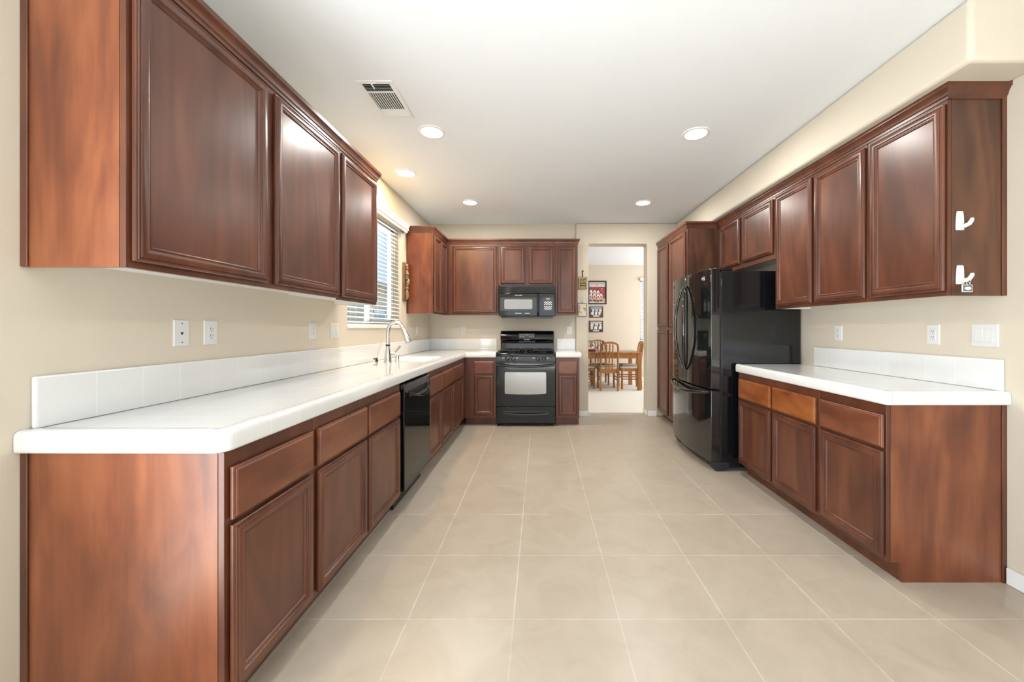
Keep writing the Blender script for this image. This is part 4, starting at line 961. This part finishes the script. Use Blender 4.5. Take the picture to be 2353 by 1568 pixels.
for q in ((x0, x1, z0, z0+w_), (x0, x1, z1-w_, z1), (x0, x0+w_, z0+w_, z1-w_), (x1-w_, x1, z0+w_, z1-w_)): b.box(q[0], q[1], YD-0.014, YD-0.001, q[2], q[3])
b.build('frame', 'black_frame', fp, smooth=0)
b = MB(); b.box(x0+w_, x1-w_, YD-0.009, YD-0.001, z0+w_, z1-w_); ar = b.build('print', 'print_cream', fp, smooth=0)
b = MB()
def blot(cx, cz, rx, rz, n=10, s=3):
    random.seed(s); b.prism([(dx(cx)+(rx*(0.6+0.6*random.random()))*math.cos(2*PI*k/n), dzz(cz)+(rz*(0.6+0.6*random.random()))*math.sin(2*PI*k/n)) for k in range(n)], 1, YD-0.0098, YD-0.0085)
b.m = 0; blot(1331.5, 707, 0.010, 0.035, s=1); blot(1331, 717, 0.014, 0.02, s=5); blot(1335, 719.5, 0.018, 0.006, s=2); blot(1342.5, 709, 0.022, 0.02, s=8)
b.m = 1; blot(1344, 713, 0.006, 0.016, s=4); blot(1345.5, 710, 0.012, 0.005, s=6)
b.build('brush_marks', ['print_tan', 'print_dark'], ar, smooth=0)
b = MB(); b.tube(ringpts((dx(1337.9), YD-0.005, z1+0.008), 0.009), 0.0022, 8); b.build('ring', 'black_frame', fp)

# ---------------------------------------------------------------- dining room pictures
sd = 864/DB
def wx(px): return (px-CX)/sd
def wz(py): return EYE+(CY-py)/sd
tf = thing('framed_team_photo', (1.36, DB, 2.1), 'large black-framed team photo with players on a red background in the dining room', 'picture')
x0, x1, z0, z1 = wx(1351), wx(1393.5), wz(699.6), wz(646); w_ = 0.028
b = MB()
for q in ((x0, x1, z0, z0+w_), (x0, x1, z1-w_, z1), (x0, x0+w_, z0+w_, z1-w_), (x1-w_, x1, z0+w_, z1-w_)): b.box(q[0], q[1], DB-0.025, DB-0.001, q[2], q[3])
b.build('frame', 'black_frame', tf, bevel=0.003)
b = MB(); yv = DB-0.012
def qd(px0, px1, py0, py1, m, lift): b.m = m; b.box(wx(px0), wx(px1), DB-0.012-lift, DB-0.006, wz(py1), wz(py0))
def el(px, py, rx, rz, m, lift, n=12):
    b.m = m; b.prism([(wx(px)+rx*math.cos(2*PI*k/n), wz(py)+rz*math.sin(2*PI*k/n)) for k in range(n)], 1, DB-0.012-lift, DB-0.008)
mats = ['print_grey', 'print_red', 'print_orange', 'print_skin', 'print_white', 'print_dark', 'red']
qd(1353, 1391, 648.5, 697.5, 0, 0)
qd(1353.2, 1391, 660, 691, 1, 0.0008); qd(1353.2, 1391, 686, 694, 2, 0.0014)
qd(1356, 1388, 651.5, 653.5, 2, 0.0014); qd(1370, 1372.5, 654.5, 656.5, 6, 0.0014); qd(1366, 1376, 694, 695, 5, 0.0014)
for (px, py) in ((1358, 666), (1366, 666.5), (1374, 667.5), (1382.5, 663.5)):
    m = 6 if px > 1380 else 4
    el(px, py+6.5, 0.034, 0.055, m, 0.0022); el(px, py, 0.016, 0.024, 3, 0.003); el(px, py-1.6, 0.017, 0.013, 5, 0.0034)
for (px, py) in ((1357, 675), (1365.5, 675), (1374, 676), (1381, 675)):
    el(px, py+6, 0.036, 0.05, 4, 0.0040); el(px, py+7, 0.018, 0.03, 1, 0.0044); el(px, py, 0.016, 0.024, 3, 0.0048); el(px, py-1.6, 0.017, 0.012, 5, 0.0050)
    b.m = 3; b.box(wx(px)-0.026, wx(px)-0.012, DB-0.0165, DB-0.008, wz(py+15), wz(py+9)); b.box(wx(px)+0.012, wx(px)+0.026, DB-0.0165, DB-0.008, wz(py+15), wz(py+9))
    b.m = 5; b.box(wx(px)-0.028, wx(px)+0.028, DB-0.0162, DB-0.008, wz(py+17), wz(py+14.5))
el(1369.5, 690, 0.016, 0.016, 6, 0.005)
b.build('photo', mats, tf, smooth=0)
def plaque3(label, px0, px1, py0, py1, mode):
    t = thing('photo_plaque', ((wx(px0)+wx(px1))/2, DB, wz(py1)), label, 'plaque', 'team photo plaques')
    b = MB(); b.box(wx(px0), wx(px1), DB-0.018, DB-0.001, wz(py1), wz(py0)); b.build('board', 'walnut', t, bevel=0.004)
    w0, w1 = px0+3.4, px1-3.2; h0, h1 = py0+1.8, py1-7
    b = MB(); b.box(wx(w0), wx(w1), DB-0.0195, DB-0.017, wz(h1), wz(h0)); p_ = b.build('photo', 'print_blue' if mode == 0 else 'print_grey', t, smooth=0)
    b = MB(); random.seed(mode+3); mats = ['print_dark', 'print_white', 'print_skin', 'print_red']
    n = 9 if mode == 0 else 7
    for row in range(2):
        for k in range(n):
            px = w0+1.5+(w1-w0-3)*(k+0.5*row)/(n-0.5); py = h0+4.0+row*6.0+random.random()*1.0
            def e2(py_, rx, rz, m, lift):
                b.m = m; b.prism([(wx(px)+rx*math.cos(2*PI*j/8), wz(py_)+rz*math.sin(2*PI*j/8)) for j in range(8)], 1, DB-0.0195-lift, DB-0.018)
            e2(py+4, 0.016, 0.040, 1 if (k+row+mode) % 3 else 0, 0.0006+row*0.001); e2(py, 0.009, 0.012, 2, 0.0010+row*0.001); e2(py-0.9, 0.0095, 0.007, 0, 0.0013+row*0.001)
    if mode: b.m = 3; b.box(wx(w0+11), wx(w0+14), DB-0.0225, DB-0.018, wz(h0+10.5), wz(h0+8))
    b.build('figures', mats, p_, smooth=0)
    c = (px0+px1)/2
    b = MB(); b.box(wx(c-7), wx(c+7), DB-0.0195, DB-0.017, wz(py1-1.6), wz(py1-5.6)); b.build('name_plate', 'nickel', t, smooth=0)
plaque3('brown photo plaque directly below the black-framed team photo', 1354, 1385.8, 704.5, 730.2, 0)
plaque3('brown photo plaque with a red-dotted photo, middle of the wall column below the team photo', 1353.4, 1385.5, 737.5, 763.8, 1)
plaque3('brown photo plaque partly hidden behind the dining chair back', 1345.5, 1386, 783, 815, 1)

# ---------------------------------------------------------------- dining window blind
b2 = thing('window_blind', (3.23, DB-0.03, QZ0), 'white slat blind on the dining room window', 'blind')
b = MB()
for k in range(32):
    z = QZ0+0.03+(QZ1-QZ0-0.07)*k/31; b.prism([(DB-0.02, z-0.013), (DB-0.02, z-0.016), (DB+0.025, z+0.013), (DB+0.025, z+0.016)], 0, QX0+0.01, QX1-0.01)
b.build('slats', 'slat', b2, smooth=0)
b = MB(); b.box(QX0-0.01, QX1+0.03, DB-0.05, DB-0.001, QZ1-0.02, QZ1+0.05); b.build('valance', 'vinyl', b2, bevel=0.004)

# ---------------------------------------------------------------- dining table and chairs
FZ0 = 0.006
tb = thing('dining_table', (1.39, 7.93, FZ0), 'rectangular honey oak dining table with square legs beyond the doorway', 'table')
TX0, TX1, TY0, TY1, TZ = 0.74, 2.04, 7.52, 8.36, 0.772
b = MB(); b.box(TX0, TX1, TY0, TY1, TZ-0.028, TZ); b.build('tabletop', 'oak', tb, bevel=0.006)
b = MB()
b.box(TX0+0.05, TX1-0.05, TY0+0.02, TY0+0.045, TZ-0.125, TZ-0.029); b.box(TX0+0.05, TX1-0.05, TY1-0.045, TY1-0.02, TZ-0.125, TZ-0.029)
b.box(TX0+0.02, TX0+0.045, TY0+0.05, TY1-0.05, TZ-0.125, TZ-0.029); b.box(TX1-0.045, TX1-0.02, TY0+0.05, TY1-0.05, TZ-0.125, TZ-0.029)
b.build('apron', 'oak', tb, bevel=0.003)
for x in (TX0+0.045, TX1-0.045):
    for y in (TY0+0.045, TY1-0.045):
        b = MB(); b.box(x-0.037, x+0.037, y-0.037, y+0.037, FZ0, TZ-0.029); b.build('leg', 'oak', tb, bevel=0.005)
ch0 = thing('dining_chair', (0, 0, 0), 'oak slat-back dining chair with its back to the doorway', 'chair', 'dining chairs')
hw, hd, zs = 0.172, 0.19, 0.425
for sx in (-1, 1):
    b = MB(); b.bar([(sx*(hw-0.005), hd, 0), (sx*(hw-0.005), hd, zs)], 0.036, 0.036, up=(1, 0, 0)); b.build('front_leg', 'oak', ch0)
    b = MB(); b.bar([(sx*hw, -hd-0.012, 0), (sx*hw, -hd, 0.25), (sx*hw, -hd, zs+0.02)], 0.036, 0.040, up=(1, 0, 0)); b.build('rear_leg', 'oak', ch0)
pts = [(-hw, -hd, zs+0.02), (-hw, -hd-0.012, 0.62), (-hw, -hd-0.038, 0.80), (-hw+0.006, -hd-0.050, 0.87)]
for k in range(1, 8):
    a = PI-PI*k/8; pts.append((math.cos(a)*(hw-0.004)*1.0, -hd-0.052-0.016*math.sin(a), 0.885+0.080*math.sin(a)**0.8))
pts += [(hw-0.006, -hd-0.050, 0.87), (hw, -hd-0.038, 0.80), (hw, -hd-0.012, 0.62), (hw, -hd, zs+0.02)]
b = MB(); b.bar(pts, 0.036, 0.030, up=(1, 0, 0)); b.build('back_frame', 'oak', ch0, smooth=50)
for x in (-0.062, -0.012+0.012, 0.062):
    zt2 = 0.935-0.10*abs(x)
    b = MB(); b.bar([(x, -hd, zs-0.005), (x, -hd-0.014, 0.62), (x, -hd-0.040, 0.80), (x, -hd-0.062, zt2)], 0.028, 0.014, up=(1, 0, 0)); b.build('back_slat', 'oak', ch0)
b = MB(); b.box(-hw+0.015, hw-0.015, -hd-0.012, -hd+0.010, zs-0.075, zs+0.005); b.box(-hw+0.015, hw-0.015, hd-0.010, hd+0.012, zs-0.06, zs)
for sx in (-1, 1): b.box(sx*hw-0.011, sx*hw+0.011, -hd+0.015, hd-0.015, zs-0.06, zs)
b.build('seat_rail', 'oak', ch0, bevel=0.002)
for zz in (0.205, 0.255):
    for sx in (-1, 1):
        b = MB(); b.bar([(sx*hw, -hd, zz), (sx*hw, hd, zz)], 0.022, 0.014); b.build('stretcher', 'oak', ch0)
b = MB(); b.rings([rr(-hw-0.006, hw+0.006, -hd+0.022, hd+0.028, 0.04, zs+0.001), rr(-hw-0.012, hw+0.012, -hd+0.022, hd+0.034, 0.04, zs+0.018), rr(-hw+0.005, hw-0.005, -hd+0.03, hd+0.015, 0.05, zs+0.042), rr(-hw+0.06, hw-0.06, -hd+0.08, hd-0.05, 0.05, zs+0.05)])
b.build('seat', 'cushion', ch0, smooth=60)
ch0.location = (1.377, 7.68, FZ0)
dup(ch0, (1.335, 8.44, FZ0), PI, 'oak slat-back dining chair on the far side of the table, facing the doorway')
dup(ch0, (0.925, 7.93, FZ0), -PI/2, 'oak dining chair mostly hidden behind the doorway edge, only its seat showing')
dup(ch0, (1.87, 7.88, FZ0), PI/2, 'oak dining chair seen from its side at the end of the table near the window')
def pad(label, x, y, rz):
    t = thing('chair_pad', (x, y, FZ0+zs+0.052), label, 'cushion', 'chair pads', rotz=rz)
    b = MB(Matrix.Translation((x, y, FZ0)) @ Matrix.Rotation(rz, 4, 'Z'))
    q = 0.03
    b.rings([rr(-0.17, 0.17, -0.13, 0.18, 0.03, zs+0.052), rr(-0.185, 0.185, -0.14, 0.20, 0.03, zs+0.062), rr(-0.165, 0.165, -0.12, 0.18, 0.04, zs+0.075), rr(-0.09, 0.09, -0.05, 0.11, 0.04, zs+0.070)])
    b.build('pad', 'pad', t, smooth=60)
pad('grey patterned pad on the seat of the chair with its back to the doorway', 1.377, 7.68, 0.06)
pad('thin grey pad on the seat of the chair at the table end near the window', 1.87, 7.88, PI/2)
# things on the table
tx = thing('red_game_box', (1.02, 7.70, TZ), 'red and black flat box on the dining table beside the doorway edge', 'box')
b = MB(); b.box(0.86, 1.125, 7.60, 7.80, TZ, TZ+0.012); b.build('base_tray', 'red', tx, bevel=0.002)
b = MB(); b.box(0.865, 1.118, 7.605, 7.795, TZ+0.012, TZ+0.046); b.build('box_side', 'print_dark', tx, bevel=0.002)
b = MB(); b.box(0.86, 1.125, 7.60, 7.80, TZ+0.046, TZ+0.062); b.build('lid', 'red', tx, bevel=0.002)
b = MB(); b.box(0.87, 1.09, 7.64, 7.80, TZ+0.0625, TZ+0.075); tag(b.build('paper_stack', 'paper', bevel=0.001), 'white stack of papers on the red box', 'papers')
b = MB()
for (cx, cy, w_, h_, a) in ((1.50, 8.05, 0.21, 0.28, 0.3), (1.58, 7.95, 0.21, 0.28, -0.2)):
    xf = Matrix.Translation((cx, cy, TZ)) @ Matrix.Rotation(a, 4, 'Z'); b.xf = xf; z_ = 0.0006 if a > 0 else 0.0020; b.box(-w_/2, w_/2, -h_/2, h_/2, z_, z_+0.0012)
tag(b.build('loose_paper', 'paper', smooth=0), 'loose white papers lying behind the near chair on the dining table', 'papers')
b = MB(Matrix.Translation((1.80, 8.0, TZ)) @ Matrix.Rotation(0.15, 4, 'Z')); b.box(-0.12, 0.12, -0.10, 0.10, 0.0006, 0.004); tag(b.build('magazine', 'print_grey', smooth=0), 'grey magazine lying on the bare end of the dining table', 'magazine')
